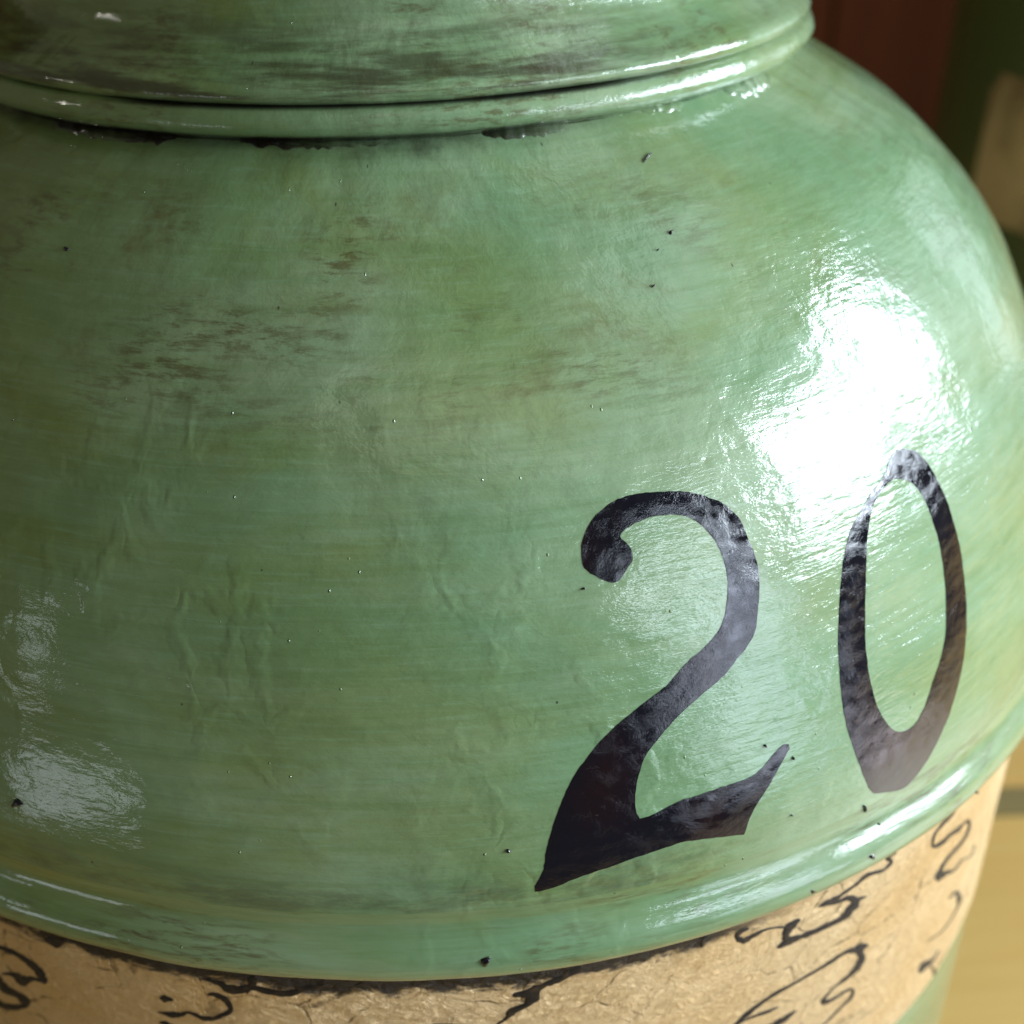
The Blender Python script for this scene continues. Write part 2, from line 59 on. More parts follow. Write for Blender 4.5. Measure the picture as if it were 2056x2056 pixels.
[(0.7049,-0.0441,0.7173,-0.0557),(0.7021,-0.0450,0.7152,-0.0572),(0.6984,-0.0464,0.7121,-0.0593),(0.6940,-0.0478,0.7080,-0.0614),(0.6897,-0.0491,0.7031,-0.0628),(0.6851,-0.0500,0.6968,-0.0626),(0.6798,-0.0507,0.6895,-0.0615),(0.6745,-0.0516,0.6826,-0.0604),(0.6700,-0.0530,0.6772,-0.0605),(0.6665,-0.0549,0.6732,-0.0615),(0.6634,-0.0570,0.6699,-0.0632),(0.6611,-0.0596,0.6677,-0.0654),(0.6599,-0.0630,0.6666,-0.0684),(0.6597,-0.0675,0.6668,-0.0728),(0.6604,-0.0731,0.6680,-0.0782),(0.6625,-0.0792,0.6700,-0.0830),(0.6684,-0.0872,0.6705,-0.0840),(0.6772,-0.0930,0.6721,-0.0845),(0.6852,-0.0963,0.6777,-0.0861),(0.6933,-0.0989,0.6845,-0.0878),(0.7003,-0.1008,0.6908,-0.0892),(0.7061,-0.1019,0.6961,-0.0903),(0.7110,-0.1019,0.7012,-0.0911),(0.7154,-0.1019,0.7064,-0.0918),(0.7203,-0.1026,0.7119,-0.0928),(0.7263,-0.1050,0.7175,-0.0940),(0.7333,-0.1083,0.7231,-0.0955),(0.7405,-0.1117,0.7282,-0.0968),(0.7473,-0.1142,0.7330,-0.0981),(0.7520,-0.1145,0.7378,-0.0996),(0.7550,-0.1134,0.7432,-0.1013),(0.7575,-0.1122,0.7487,-0.1031),(0.7609,-0.1121,0.7543,-0.1050),(0.7664,-0.1139,0.7600,-0.1068),(0.7727,-0.1165,0.7661,-0.1087),(0.7774,-0.1191,0.7731,-0.1119),(0.7749,-0.1169,0.7848,-0.1219),(0.7762,-0.1199,0.7897,-0.1297),(0.7777,-0.1258,0.7921,-0.1370),(0.7779,-0.1316,0.7929,-0.1439),(0.7766,-0.1359,0.7914,-0.1488),(0.7733,-0.1384,0.7872,-0.1511),(0.7683,-0.1397,0.7809,-0.1518),(0.7624,-0.1405,0.7738,-0.1517),(0.7564,-0.1409,0.7671,-0.1516),(0.7504,-0.1409,0.7604,-0.1512),(0.7440,-0.1403,0.7535,-0.1502),(0.7376,-0.1397,0.7468,-0.1494),(0.7313,-0.1396,0.7407,-0.1493),(0.7251,-0.1399,0.7346,-0.1497),(0.7190,-0.1407,0.7283,-0.1503),(0.7133,-0.1418,0.7232,-0.1517),(0.7082,-0.1431,0.7202,-0.1545),(0.7039,-0.1450,0.7200,-0.1595),(0.6999,-0.1472,0.7219,-0.1661),(0.6972,-0.1499,0.7245,-0.1725),(0.6962,-0.1536,0.7261,-0.1766),(0.6992,-0.1606,0.7255,-0.1759),(0.7066,-0.1697,0.7223,-0.1725),(0.7119,-0.1744,0.7219,-0.1729),(0.7136,-0.1757,0.7235,-0.1752)],
[(0.7240,-0.1790,0.7100,-0.1629),(0.7268,-0.1794,0.7128,-0.1633),(0.7308,-0.1801,0.7169,-0.1639),(0.7353,-0.1811,0.7221,-0.1652),(0.7396,-0.1823,0.7286,-0.1676),(0.7442,-0.1843,0.7365,-0.1723),(0.7507,-0.1879,0.7447,-0.1781),(0.7585,-0.1919,0.7522,-0.1833),(0.7661,-0.1949,0.7591,-0.1870),(0.7723,-0.1955,0.7652,-0.1883),(0.7777,-0.1947,0.7706,-0.1877),(0.7836,-0.1943,0.7766,-0.1873),(0.7903,-0.1958,0.7844,-0.1891),(0.8003,-0.2014,0.7961,-0.1958),(0.8137,-0.2105,0.8101,-0.2054),(0.8282,-0.2204,0.8234,-0.2146),(0.8397,-0.2266,0.8326,-0.2197),(0.8440,-0.2248,0.8365,-0.2183),(0.8434,-0.2180,0.8362,-0.2120),(0.8411,-0.2101,0.8343,-0.2046),(0.8396,-0.2048,0.8332,-0.1996)],
[(0.7698,-0.2498,0.7654,-0.2447),(0.7768,-0.2527,0.7708,-0.2459),(0.7871,-0.2571,0.7790,-0.2478),(0.7982,-0.2626,0.7884,-0.2508),(0.8048,-0.2671,0.7998,-0.2574),(0.8026,-0.2659,0.8164,-0.2729),(0.8045,-0.2696,0.8276,-0.2864),(0.8075,-0.2758,0.8358,-0.2979),(0.8104,-0.2817,0.8414,-0.3069),(0.8137,-0.2874,0.8434,-0.3127),(0.8172,-0.2936,0.8423,-0.3158),(0.8198,-0.2994,0.8394,-0.3173),(0.8211,-0.3043,0.8363,-0.3184),(0.8212,-0.3077,0.8340,-0.3198),(0.8201,-0.3099,0.8314,-0.3209),(0.8173,-0.3110,0.8274,-0.3212),(0.8121,-0.3115,0.8210,-0.3205),(0.8045,-0.3118,0.8122,-0.3197),(0.7950,-0.3118,0.8017,-0.3188),(0.7843,-0.3109,0.7900,-0.3172),(0.7728,-0.3084,0.7775,-0.3140),(0.7587,-0.3030,0.7625,-0.3078),(0.7428,-0.2959,0.7460,-0.3001),(0.7290,-0.2897,0.7317,-0.2934),(0.7197,-0.2856,0.7224,-0.2893)],
[(0.7752,-0.3478,0.7828,-0.3556),(0.7724,-0.3489,0.7805,-0.3573),(0.7687,-0.3507,0.7774,-0.3599),(0.7636,-0.3516,0.7733,-0.3622),(0.7572,-0.3503,0.7680,-0.3631),(0.7481,-0.3452,0.7609,-0.3619),(0.7370,-0.3379,0.7527,-0.3596),(0.7260,-0.3310,0.7455,-0.3575),(0.7173,-0.3273,0.7409,-0.3564),(0.7132,-0.3288,0.7369,-0.3553),(0.7129,-0.3336,0.7323,-0.3540),(0.7142,-0.3387,0.7282,-0.3532),(0.7149,-0.3420,0.7251,-0.3527)],
[(0.7539,-0.3616,0.7577,-0.3629),(0.7590,-0.3685,0.7640,-0.3701),(0.7668,-0.3786,0.7739,-0.3813),(0.7741,-0.3884,0.7846,-0.3938),(0.7775,-0.3935,0.7934,-0.4053),(0.7779,-0.3943,0.7954,-0.4115),(0.7779,-0.3957,0.7918,-0.4112),(0.7766,-0.3966,0.7873,-0.4089),(0.7757,-0.3974,0.7848,-0.4077)],
[(-0.5319,-0.0945,-0.5303,-0.0891),(-0.5304,-0.0939,-0.5287,-0.0884),(-0.5285,-0.0933,-0.5265,-0.0872),(-0.5259,-0.0924,-0.5234,-0.0860),(-0.5227,-0.0918,-0.5195,-0.0847),(-0.5183,-0.0913,-0.5147,-0.0834),(-0.5131,-0.0910,-0.5089,-0.0821),(-0.5076,-0.0908,-0.5027,-0.0809),(-0.5024,-0.0908,-0.4970,-0.0806),(-0.4974,-0.0911,-0.4917,-0.0810),(-0.4922,-0.0916,-0.4866,-0.0820),(-0.4874,-0.0925,-0.4818,-0.0833),(-0.4831,-0.0936,-0.4774,-0.0845),(-0.4796,-0.0953,-0.4733,-0.0857),(-0.4767,-0.0973,-0.4696,-0.0869),(-0.4742,-0.0995,-0.4661,-0.0883),(-0.4721,-0.1019,-0.4629,-0.0900),(-0.4703,-0.1047,-0.4599,-0.0920),(-0.4690,-0.1079,-0.4571,-0.0943),(-0.4678,-0.1110,-0.4549,-0.0970),(-0.4665,-0.1137,-0.4533,-0.1001),(-0.4646,-0.1157,-0.4527,-0.1042),(-0.4626,-0.1177,-0.4529,-0.1089),(-0.4606,-0.1195,-0.4534,-0.1129),(-0.4593,-0.1208,-0.4537,-0.1157)],
[(-0.4562,-0.1127,-0.4584,-0.1181),(-0.4592,-0.1128,-0.4617,-0.1188),(-0.4637,-0.1130,-0.4664,-0.1198),(-0.4689,-0.1135,-0.4715,-0.1212),(-0.4740,-0.1145,-0.4760,-0.1233),(-0.4793,-0.1167,-0.4794,-0.1265),(-0.4843,-0.1193,-0.4833,-0.1310),(-0.4875,-0.1207,-0.4885,-0.1362),(-0.4881,-0.1206,-0.4956,-0.1403),(-0.4885,-0.1207,-0.5010,-0.1398),(-0.4908,-0.1203,-0.5032,-0.1366),(-0.4945,-0.1194,-0.5042,-0.1339),(-0.4999,-0.1200,-0.5056,-0.1322),(-0.5066,-0.1231,-0.5097,-0.1323),(-0.5140,-0.1273,-0.5159,-0.1338),(-0.5210,-0.1318,-0.5220,-0.1357),(-0.5258,-0.1348,-0.5264,-0.1371)],
[(-0.5475,-0.1510,-0.5400,-0.1380),(-0.5458,-0.1509,-0.5384,-0.1380),(-0.5437,-0.1508,-0.5360,-0.1381),(-0.5415,-0.1510,-0.5329,-0.1386),(-0.5397,-0.1522,-0.5297,-0.1403),(-0.5384,-0.1554,-0.5271,-0.1436),(-0.5372,-0.1605,-0.5247,-0.1476),(-0.5353,-0.1658,-0.5223,-0.1512),(-0.5319,-0.1699,-0.5198,-0.1533),(-0.5266,-0.1709,-0.5170,-0.1541),(-0.5208,-0.1700,-0.5129,-0.1543),(-0.5157,-0.1690,-0.5080,-0.1542),(-0.5118,-0.1690,-0.5033,-0.1547),(-0.5084,-0.1704,-0.4988,-0.1556),(-0.5054,-0.1727,-0.4942,-0.1566),(-0.5035,-0.1750,-0.4904,-0.1585),(-0.5032,-0.1756,-0.4881,-0.1626),(-0.5022,-0.1727,-0.4902,-0.1709),(-0.5010,-0.1719,-0.4955,-0.1781),(-0.5023,-0.1742,-0.5008,-0.1827),(-0.5056,-0.1774,-0.5061,-0.1864),(-0.5110,-0.1809,-0.5127,-0.1905),(-0.5183,-0.1846,-0.5209,-0.1953),(-0.5257,-0.1880,-0.5292,-0.1998),(-0.5314,-0.1902,-0.5364,-0.2031),(-0.5348,-0.1910,-0.5419,-0.2047),(-0.5372,-0.1907,-0.5459,-0.2046),(-0.5395,-0.1899,-0.5486,-0.2038),(-0.5425,-0.1896,-0.5509,-0.2032),(-0.5456,-0.1898,-0.5533,-0.2026),(-0.5487,-0.1903,-0.5557,-0.2018),(-0.5515,-0.1908,-0.5577,-0.2010),(-0.5534,-0.1911,-0.5591,-0.2004)],
[(-0.3042,-0.0838,-0.3035,-0.0805),(-0.3030,-0.0846,-0.3018,-0.0793),(-0.3014,-0.0859,-0.2995,-0.0776),(-0.2995,-0.0870,-0.2970,-0.0762),(-0.2975,-0.0874,-0.2945,-0.0755),(-0.2951,-0.0867,-0.2922,-0.0760),(-0.2922,-0.0854,-0.2900,-0.0772),(-0.2894,-0.0839,-0.2880,-0.0787),(-0.2875,-0.0829,-0.2867,-0.0797)],
[(-0.3096,-0.1079,-0.3091,-0.1059),(-0.3067,-0.1083,-0.3059,-0.1049),(-0.3027,-0.1092,-0.3013,-0.1038),(-0.2982,-0.1100,-0.2963,-0.1024),(-0.2941,-0.1102,-0.2922,-0.1014),(-0.2906,-0.1098,-0.2889,-0.1008),(-0.2874,-0.1092,-0.2860,-0.1002),(-0.2843,-0.1082,-0.2834,-0.0997),(-0.2810,-0.1067,-0.2811,-0.0993),(-0.2780,-0.1043,-0.2791,-0.0983),(-0.2757,-0.1015,-0.2769,-0.0970),(-0.2738,-0.0995,-0.2740,-0.0953),(-0.2715,-0.0984,-0.2706,-0.0944),(-0.2682,-0.0991,-0.2666,-0.0948),(-0.2644,-0.1011,-0.2623,-0.0959),(-0.2604,-0.1033,-0.2580,-0.0971),(-0.2566,-0.1049,-0.2543,-0.0976),(-0.2532,-0.1052,-0.2514,-0.0977),(-0.2501,-0.1052,-0.2489,-0.0975),(-0.2471,-0.1045,-0.2464,-0.0968),(-0.2439,-0.1034,-0.2439,-0.0960),(-0.2406,-0.1017,-0.2412,-0.0947),(-0.2373,-0.0997,-0.2383,-0.0928),(-0.2340,-0.0973,-0.2355,-0.0907),(-0.2311,-0.0949,-0.2326,-0.0883),(-0.2279,-0.0927,-0.2295,-0.0858),(-0.2244,-0.0901,-0.2266,-0.0832),(-0.2209,-0.0868,-0.2247,-0.0810),(-0.2180,-0.0815,-0.2243,-0.0804),(-0.2176,-0.0757,-0.2243,-0.0793),(-0.2187,-0.0711,-0.2248,-0.0763),(-0.2205,-0.0670,-0.2260,-0.0730),(-0.2225,-0.0636,-0.2273,-0.0702),(-0.2250,-0.0609,-0.2292,-0.0680),(-0.2280,-0.0586,-0.2316,-0.0661),(-0.2311,-0.0570,-0.2342,-0.0648),(-0.2342,-0.0561,-0.2365,-0.0636),(-0.2376,-0.0563,-0.2388,-0.0630),(-0.2409,-0.0576,-0.2414,-0.0629),(-0.2436,-0.0591,-0.2439,-0.0630),(-0.2455,-0.0600,-0.2457,-0.0630)],
[(-0.2456,-0.0389,-0.2451,-0.0371),(-0.2434,-0.0399,-0.2425,-0.0369),(-0.2400,-0.0411,-0.2387,-0.0365),(-0.2363,-0.0428,-0.2343,-0.0364),(-0.2327,-0.0446,-0.2298,-0.0368),(-0.2294,-0.0473,-0.2252,-0.0382),(-0.2257,-0.0509,-0.2207,-0.0401),(-0.2213,-0.0542,-0.2166,-0.0416),(-0.2157,-0.0557,-0.2131,-0.0420),(-0.2096,-0.0542,-0.2097,-0.0415),(-0.2042,-0.0509,-0.2051,-0.0398),(-0.1994,-0.0477,-0.1996,-0.0378),(-0.1947,-0.0459,-0.1936,-0.0367),(-0.1894,-0.0461,-0.1874,-0.0372),(-0.1834,-0.0474,-0.1811,-0.0385),(-0.1774,-0.0489,-0.1751,-0.0398),(-0.1717,-0.0499,-0.1698,-0.0408),(-0.1668,-0.0502,-0.1653,-0.0412),(-0.1624,-0.0503,-0.1612,-0.0413),(-0.1580,-0.0499,-0.1575,-0.0412),(-0.1535,-0.0488,-0.1537,-0.0405),(-0.1487,-0.0468,-0.1497,-0.0390),(-0.1442,-0.0442,-0.1454,-0.0369),(-0.1399,-0.0415,-0.1410,-0.0344),(-0.1357,-0.0394,-0.1364,-0.0324),(-0.1313,-0.0378,-0.1315,-0.0309),(-0.1266,-0.0367,-0.1266,-0.0300),(-0.1221,-0.0356,-0.1223,-0.0292),(-0.1186,-0.0342,-0.1193,-0.0285),(-0.1163,-0.0323,-0.1179,-0.0281),(-0.1151,-0.0299,-0.1172,-0.0280),(-0.1150,-0.0281,-0.1167,-0.0274),(-0.1150,-0.0272,-0.1161,-0.0266)],
[(-0.2004,-0.0521,-0.2018,-0.0510),(-0.1988,-0.0501,-0.2010,-0.0484),(-0.1965,-0.0472,-0.2000,-0.0446),(-0.1939,-0.0437,-0.1990,-0.0406),(-0.1917,-0.0398,-0.1983,-0.0371),(-0.1899,-0.0355,-0.1978,-0.0339),(-0.1885,-0.0311,-0.1973,-0.0302),(-0.1875,-0.0274,-0.1968,-0.0266),(-0.1868,-0.0249,-0.1964,-0.0240)],
[(-0.3100,-0.1250,-0.3092,-0.1222),(-0.3084,-0.1255,-0.3073,-0.1215),(-0.3063,-0.1264,-0.3046,-0.1205),(-0.3039,-0.1274,-0.3016,-0.1198),(-0.3015,-0.1280,-0.2987,-0.1197),(-0.2987,-0.1281,-0.2960,-0.1208),(-0.2953,-0.1279,-0.2932,-0.1224),(-0.2922,-0.1276,-0.2909,-0.1242),(-0.2901,-0.1275,-0.2893,-0.1255)],
[(-0.4453,-0.0446,-0.4397,-0.0339),(-0.4426,-0.0457,-0.4364,-0.0338),(-0.4387,-0.0474,-0.4318,-0.0336),(-0.4341,-0.0487,-0.4272,-0.0331),(-0.4288,-0.0484,-0.4249,-0.0327),(-0.4227,-0.0444,-0.4248,-0.0329),(-0.4187,-0.0394,-0.4234,-0.0324),(-0.4166,-0.0356,-0.4211,-0.0306),(-0.4154,-0.0334,-0.4191,-0.0289)],
[(0.1550,-0.0202,0.1592,-0.0297),(0.1524,-0.0219,0.1565,-0.0312),(0.1487,-0.0245,0.1526,-0.0334),(0.1446,-0.0274,0.1481,-0.0358),(0.1407,-0.0297,0.1438,-0.0378),(0.1373,-0.0315,0.1399,-0.0394),(0.1336,-0.0329,0.1361,-0.0407),(0.1299,-0.0341,0.1323,-0.0419),(0.1262,-0.0355,0.1286,-0.0433),(0.1225,-0.0371,0.1246,-0.0445),(0.1186,-0.0386,0.1206,-0.0455),(0.1147,-0.0402,0.1170,-0.0468),(0.1110,-0.0417,0.1142,-0.0489),(0.1075,-0.0429,0.1126,-0.0522),(0.1039,-0.0439,0.1120,-0.0561),(0.1006,-0.0455,0.1115,-0.0599),(0.0980,-0.0485,0.1106,-0.0629),(0.0966,-0.0535,0.1091,-0.0648),(0.0965,-0.0585,0.1068,-0.0673),(0.0968,-0.0625,0.1038,-0.0706),(0.0961,-0.0657,0.1002,-0.0737),(0.0931,-0.0677,0.0960,-0.0763),(0.0887,-0.0689,0.0915,-0.0788),(0.0840,-0.0702,0.0874,-0.0811),(0.0799,-0.0724,0.0846,-0.0828),(0.0774,-0.0763,0.0833,-0.0836),(0.0767,-0.0801,0.0822,-0.0847),(0.0767,-0.0828,0.0806,-0.0871),(0.0759,-0.0855,0.0781,-0.0895),(0.0731,-0.0885,0.0746,-0.0920),(0.0692,-0.0919,0.0702,-0.0944),(0.0655,-0.0949,0.0662,-0.0967),(0.0629,-0.0970,0.0634,-0.0984)],
[(0.1042,-0.0467,0.1043,-0.0617),(0.1023,-0.0467,0.1024,-0.0608),(0.0995,-0.0470,0.0996,-0.0594),(0.0963,-0.0472,0.0966,-0.0579),(0.0932,-0.0476,0.0939,-0.0567),(0.0903,-0.0482,0.0911,-0.0560),(0.0874,-0.0491,0.0882,-0.0554),(0.0849,-0.0498,0.0855,-0.0550),(0.0831,-0.0504,0.0836,-0.0547)],
[(-0.0184,-0.0938,-0.0187,-0.0889),(-0.0151,-0.0936,-0.0154,-0.0884),(-0.0105,-0.0933,-0.0107,-0.0877),(-0.0050,-0.0931,-0.0052,-0.0871),(0.0005,-0.0931,0.0005,-0.0869),(0.0065,-0.0935,0.0066,-0.0872),(0.0132,-0.0943,0.0133,-0.0878),(0.0198,-0.0951,0.0200,-0.0887),(0.0258,-0.0959,0.0260,-0.0897),(0.0312,-0.0964,0.0314,-0.0910),(0.0364,-0.0968,0.0366,-0.0924),(0.0408,-0.0970,0.0409,-0.0938),(0.0439,-0.0973,0.0440,-0.0948)],
[(0.2989,-0.0421,0.2948,-0.0391),(0.2993,-0.0396,0.2952,-0.0367),(0.2999,-0.0361,0.2956,-0.0330),(0.3006,-0.0327,0.2962,-0.0290),(0.3013,-0.0304,0.2973,-0.0259),(0.3021,-0.0293,0.2992,-0.0244),(0.3034,-0.0286,0.3014,-0.0240),(0.3047,-0.0280,0.3033,-0.0243),(0.3057,-0.0276,0.3045,-0.0243)]]
FLECK=[[(0.0545,0.0438),(0.0511,0.0433),(0.0486,0.0426),(0.0451,0.0412),(0.0446,0.0368),(0.0461,0.0346),(0.0470,0.0311),(0.0503,0.0318),(0.0520,0.0361),(0.0541,0.0393)],
[(-0.4121,0.0132),(-0.4128,0.0145),(-0.4144,0.0161),(-0.4191,0.0141),(-0.4216,0.0117),(-0.4257,0.0091),(-0.4248,0.0073),(-0.4201,0.0086),(-0.4167,0.0089),(-0.4118,0.0110)],
[(-0.4313,0.1652),(-0.4341,0.1660),(-0.4377,0.1675),(-0.4427,0.1637),(-0.4440,0.1600),(-0.4470,0.1559),(-0.4445,0.1537),(-0.4388,0.1568),(-0.4343,0.1586),(-0.4291,0.1626)],
[(0.4119,0.0216),(0.4114,0.0245),(0.4078,0.0277),(0.4053,0.0304),(0.4016,0.0327),(0.4018,0.0299),(0.4025,0.0276),(0.4035,0.0242),(0.4071,0.0219),(0.4090,0.0223)],
[(0.4909,0.0327),(0.4906,0.0350),(0.4879,0.0386),(0.4850,0.0388),(0.4831,0.0386),(0.4808,0.0381),(0.4835,0.0344),(0.4865,0.0323),(0.4897,0.0292),(0.4923,0.0295)],
[(0.6833,0.0116),(0.6811,0.0155),(0.6760,0.0204),(0.6717,0.0253),(0.6660,0.0293),(0.6664,0.0268),(0.6655,0.0259),(0.6677,0.0220),(0.6738,0.0176),(0.6777,0.0152)],
[(0.3573,0.2057),(0.3572,0.2071),(0.3571,0.2081),(0.3568,0.2096),(0.3554,0.2100),(0.3546,0.2095),(0.3533,0.2095),(0.3535,0.2082),(0.3549,0.2072),(0.3559,0.2061)],
[(0.4872,0.0898),(0.4852,0.0942),(0.4836,0.0950),(0.4817,0.0971),(0.4810,0.0955),(0.4829,0.0908),(0.4842,0.0873),(0.4846,0.0847),(0.4867,0.0849),(0.4870,0.0871)],
[(-0.5061,0.6520),(-0.5091,0.6527),(-0.5124,0.6526),(-0.5161,0.6529),(-0.5186,0.6522),(-0.5163,0.6513),(-0.5153,0.6506),(-0.5120,0.6499),(-0.5094,0.6505),(-0.5081,0.6511)],
[(0.4036,0.6522),(0.4012,0.6525),(0.3987,0.6523),(0.3958,0.6522),(0.3938,0.6512),(0.3949,0.6506),(0.3949,0.6498),(0.3973,0.6495),(0.3998,0.6504),(0.4016,0.6511)],
[(0.3669,0.6414),(0.3666,0.6417),(0.3651,0.6417),(0.3641,0.6417),(0.3626,0.6415),(0.3628,0.6411),(0.3631,0.6409),(0.3637,0.6406),(0.3651,0.6408),(0.3657,0.6411)],
[(0.3378,0.6174),(0.3375,0.6177),(0.3363,0.6180),(0.3343,0.6175),(0.3334,0.6170),(0.3319,0.6164),(0.3330,0.6161),(0.3350,0.6164),(0.3367,0.6164),(0.3385,0.6170)],
[(0.0788,0.1555),(0.0774,0.1565),(0.0765,0.1575),(0.0749,0.1583),(0.0740,0.1571),(0.0739,0.1559),(0.0734,0.1545),(0.0749,0.1536),(0.0763,0.1542),(0.0778,0.1543)],
[(0.1732,0.3928),(0.1725,0.3934),(0.1718,0.3943),(0.1703,0.3941),(0.1698,0.3933),(0.1689,0.3928),(0.1692,0.3918),(0.1707,0.3918),(0.1719,0.3917),(0.1735,0.3918)],
[(0.3841,0.1233),(0.3842,0.1240),(0.3836,0.1248),(0.3827,0.1247),(0.3821,0.1247),(0.3815,0.1242),(0.3821,0.1233),(0.3827,0.1229),(0.3835,0.1222),(0.3842,0.1225)],
[(0.3903,0.1847),(0.3897,0.1858),(0.3894,0.1869),(0.3886,0.1877),(0.3881,0.1865),(0.3878,0.1854),(0.3875,0.1840),(0.3882,0.1833),(0.3890,0.1836),(0.3898,0.1834)],
[(0.5009,0.0675),(0.5010,0.0684),(0.4998,0.0696),(0.4989,0.0695),(0.4979,0.0699),(0.4975,0.0692),(0.4986,0.0680),(0.4995,0.0670),(0.5007,0.0658),(0.5010,0.0666)],
[(0.4448,0.7026),(0.4561,0.7047),(0.4592,0.7057),(0.4555,0.7053),(0.4542,0.7056),(0.4437,0.7037),(0.4371,0.7021),(0.4297,0.7005),(0.4268,0.6994),(0.4371,0.7012)]]
# ------------------------------------------------------------ node helpers
class NT:
    def __init__(s,name):
        s.m=bpy.data.materials.new(name); s.m.use_nodes=True; s.t=s.m.node_tree; s.n=s.t.nodes; s.b=s.n['Principled BSDF']
        tc=s.n.new('ShaderNodeTexCoord'); s.uv=tc.outputs['UV']; s.ob=tc.outputs['Object']
    def lk(s,a,b): s.t.links.new(a,b)
    def val(s,inp,v):
        if hasattr(v,'links') or isinstance(v,bpy.types.NodeSocket): s.lk(v,inp)
        else:
            if isinstance(v,(tuple,list)) and len(v)==3 and inp.type=='RGBA': v=(*v,1)
            inp.default_value=v
    def map(s,src,sc,loc=(0,0,0),rot=(0,0,0)):
        m=s.n.new('ShaderNodeMapping'); s.lk(src,m.inputs[0]); m.inputs['Scale'].default_value=sc; m.inputs['Location'].default_value=loc; m.inputs['Rotation'].default_value=rot; return m.outputs[0]
    def noise(s,v,scale=1,detail=4,rough=.55,dist=0,col=False):
        n=s.n.new('ShaderNodeTexNoise'); s.lk(v,n.inputs['Vector']); n.inputs['Scale'].default_value=scale; n.inputs['Detail'].default_value=detail
        n.inputs['Roughness'].default_value=rough; n.inputs['Distortion'].default_value=dist; return n.outputs['Color' if col else 'Fac']
    def voro(s,v,scale=1,feat='F1',out='Distance',rnd=1):
        n=s.n.new('ShaderNodeTexVoronoi'); n.feature=feat; s.lk(v,n.inputs['Vector']); n.inputs['Scale'].default_value=scale; n.inputs['Randomness'].default_value=rnd; return n.outputs[out]
    def rmp(s,v,a,b,c=0.,d=1.,smooth=True):
        n=s.n.new('ShaderNodeMapRange'); n.interpolation_type='SMOOTHSTEP' if smooth else 'LINEAR'; s.val(n.inputs[0],v)
        for i,x in enumerate((a,b,c,d)): n.inputs[i+1].default_value=x
        return n.outputs[0]
    def math(s,op,a,b=0.):
        n=s.n.new('ShaderNodeMath'); n.operation=op; s.val(n.inputs[0],a); s.val(n.inputs[1],b); return n.outputs[0]
    def mul(s,*a):
        r=a[0]
        for x in a[1:]: r=s.math('MULTIPLY',r,x)
        return r
    def add(s,*a):
        r=a[0]
        for x in a[1:]: r=s.math('ADD',r,x)
        return r
    def mix(s,f,a,b):
        n=s.n.new('ShaderNodeMix'); n.data_type='RGBA'; s.val(n.inputs[0],f); s.val(n.inputs[6],a); s.val(n.inputs[7],b); return n.outputs[2]
    def vadd(s,a,b,k):
        n=s.n.new('ShaderNodeVectorMath'); n.operation='MULTIPLY_ADD'; s.lk(b,n.inputs[0]); n.inputs[1].default_value=(k,k,k); s.lk(a,n.inputs[2]); return n.outputs[0]
    def sep(s,v):
        n=s.n.new('ShaderNodeSeparateXYZ'); s.lk(v,n.inputs[0]); return n.outputs
    def bump(s,h,dist,strength=1,prev=None):
        n=s.n.new('ShaderNodeBump'); s.val(n.inputs['Height'],h); n.inputs['Distance'].default_value=dist; n.inputs['Strength'].default_value=strength
        if prev is not None: s.lk(prev,n.inputs['Normal'])
        return n.outputs[0]
    def set(s,**k):
        for a,v in k.items(): s.val(s.b.inputs[a.replace('_',' ')],v)
        return s.m

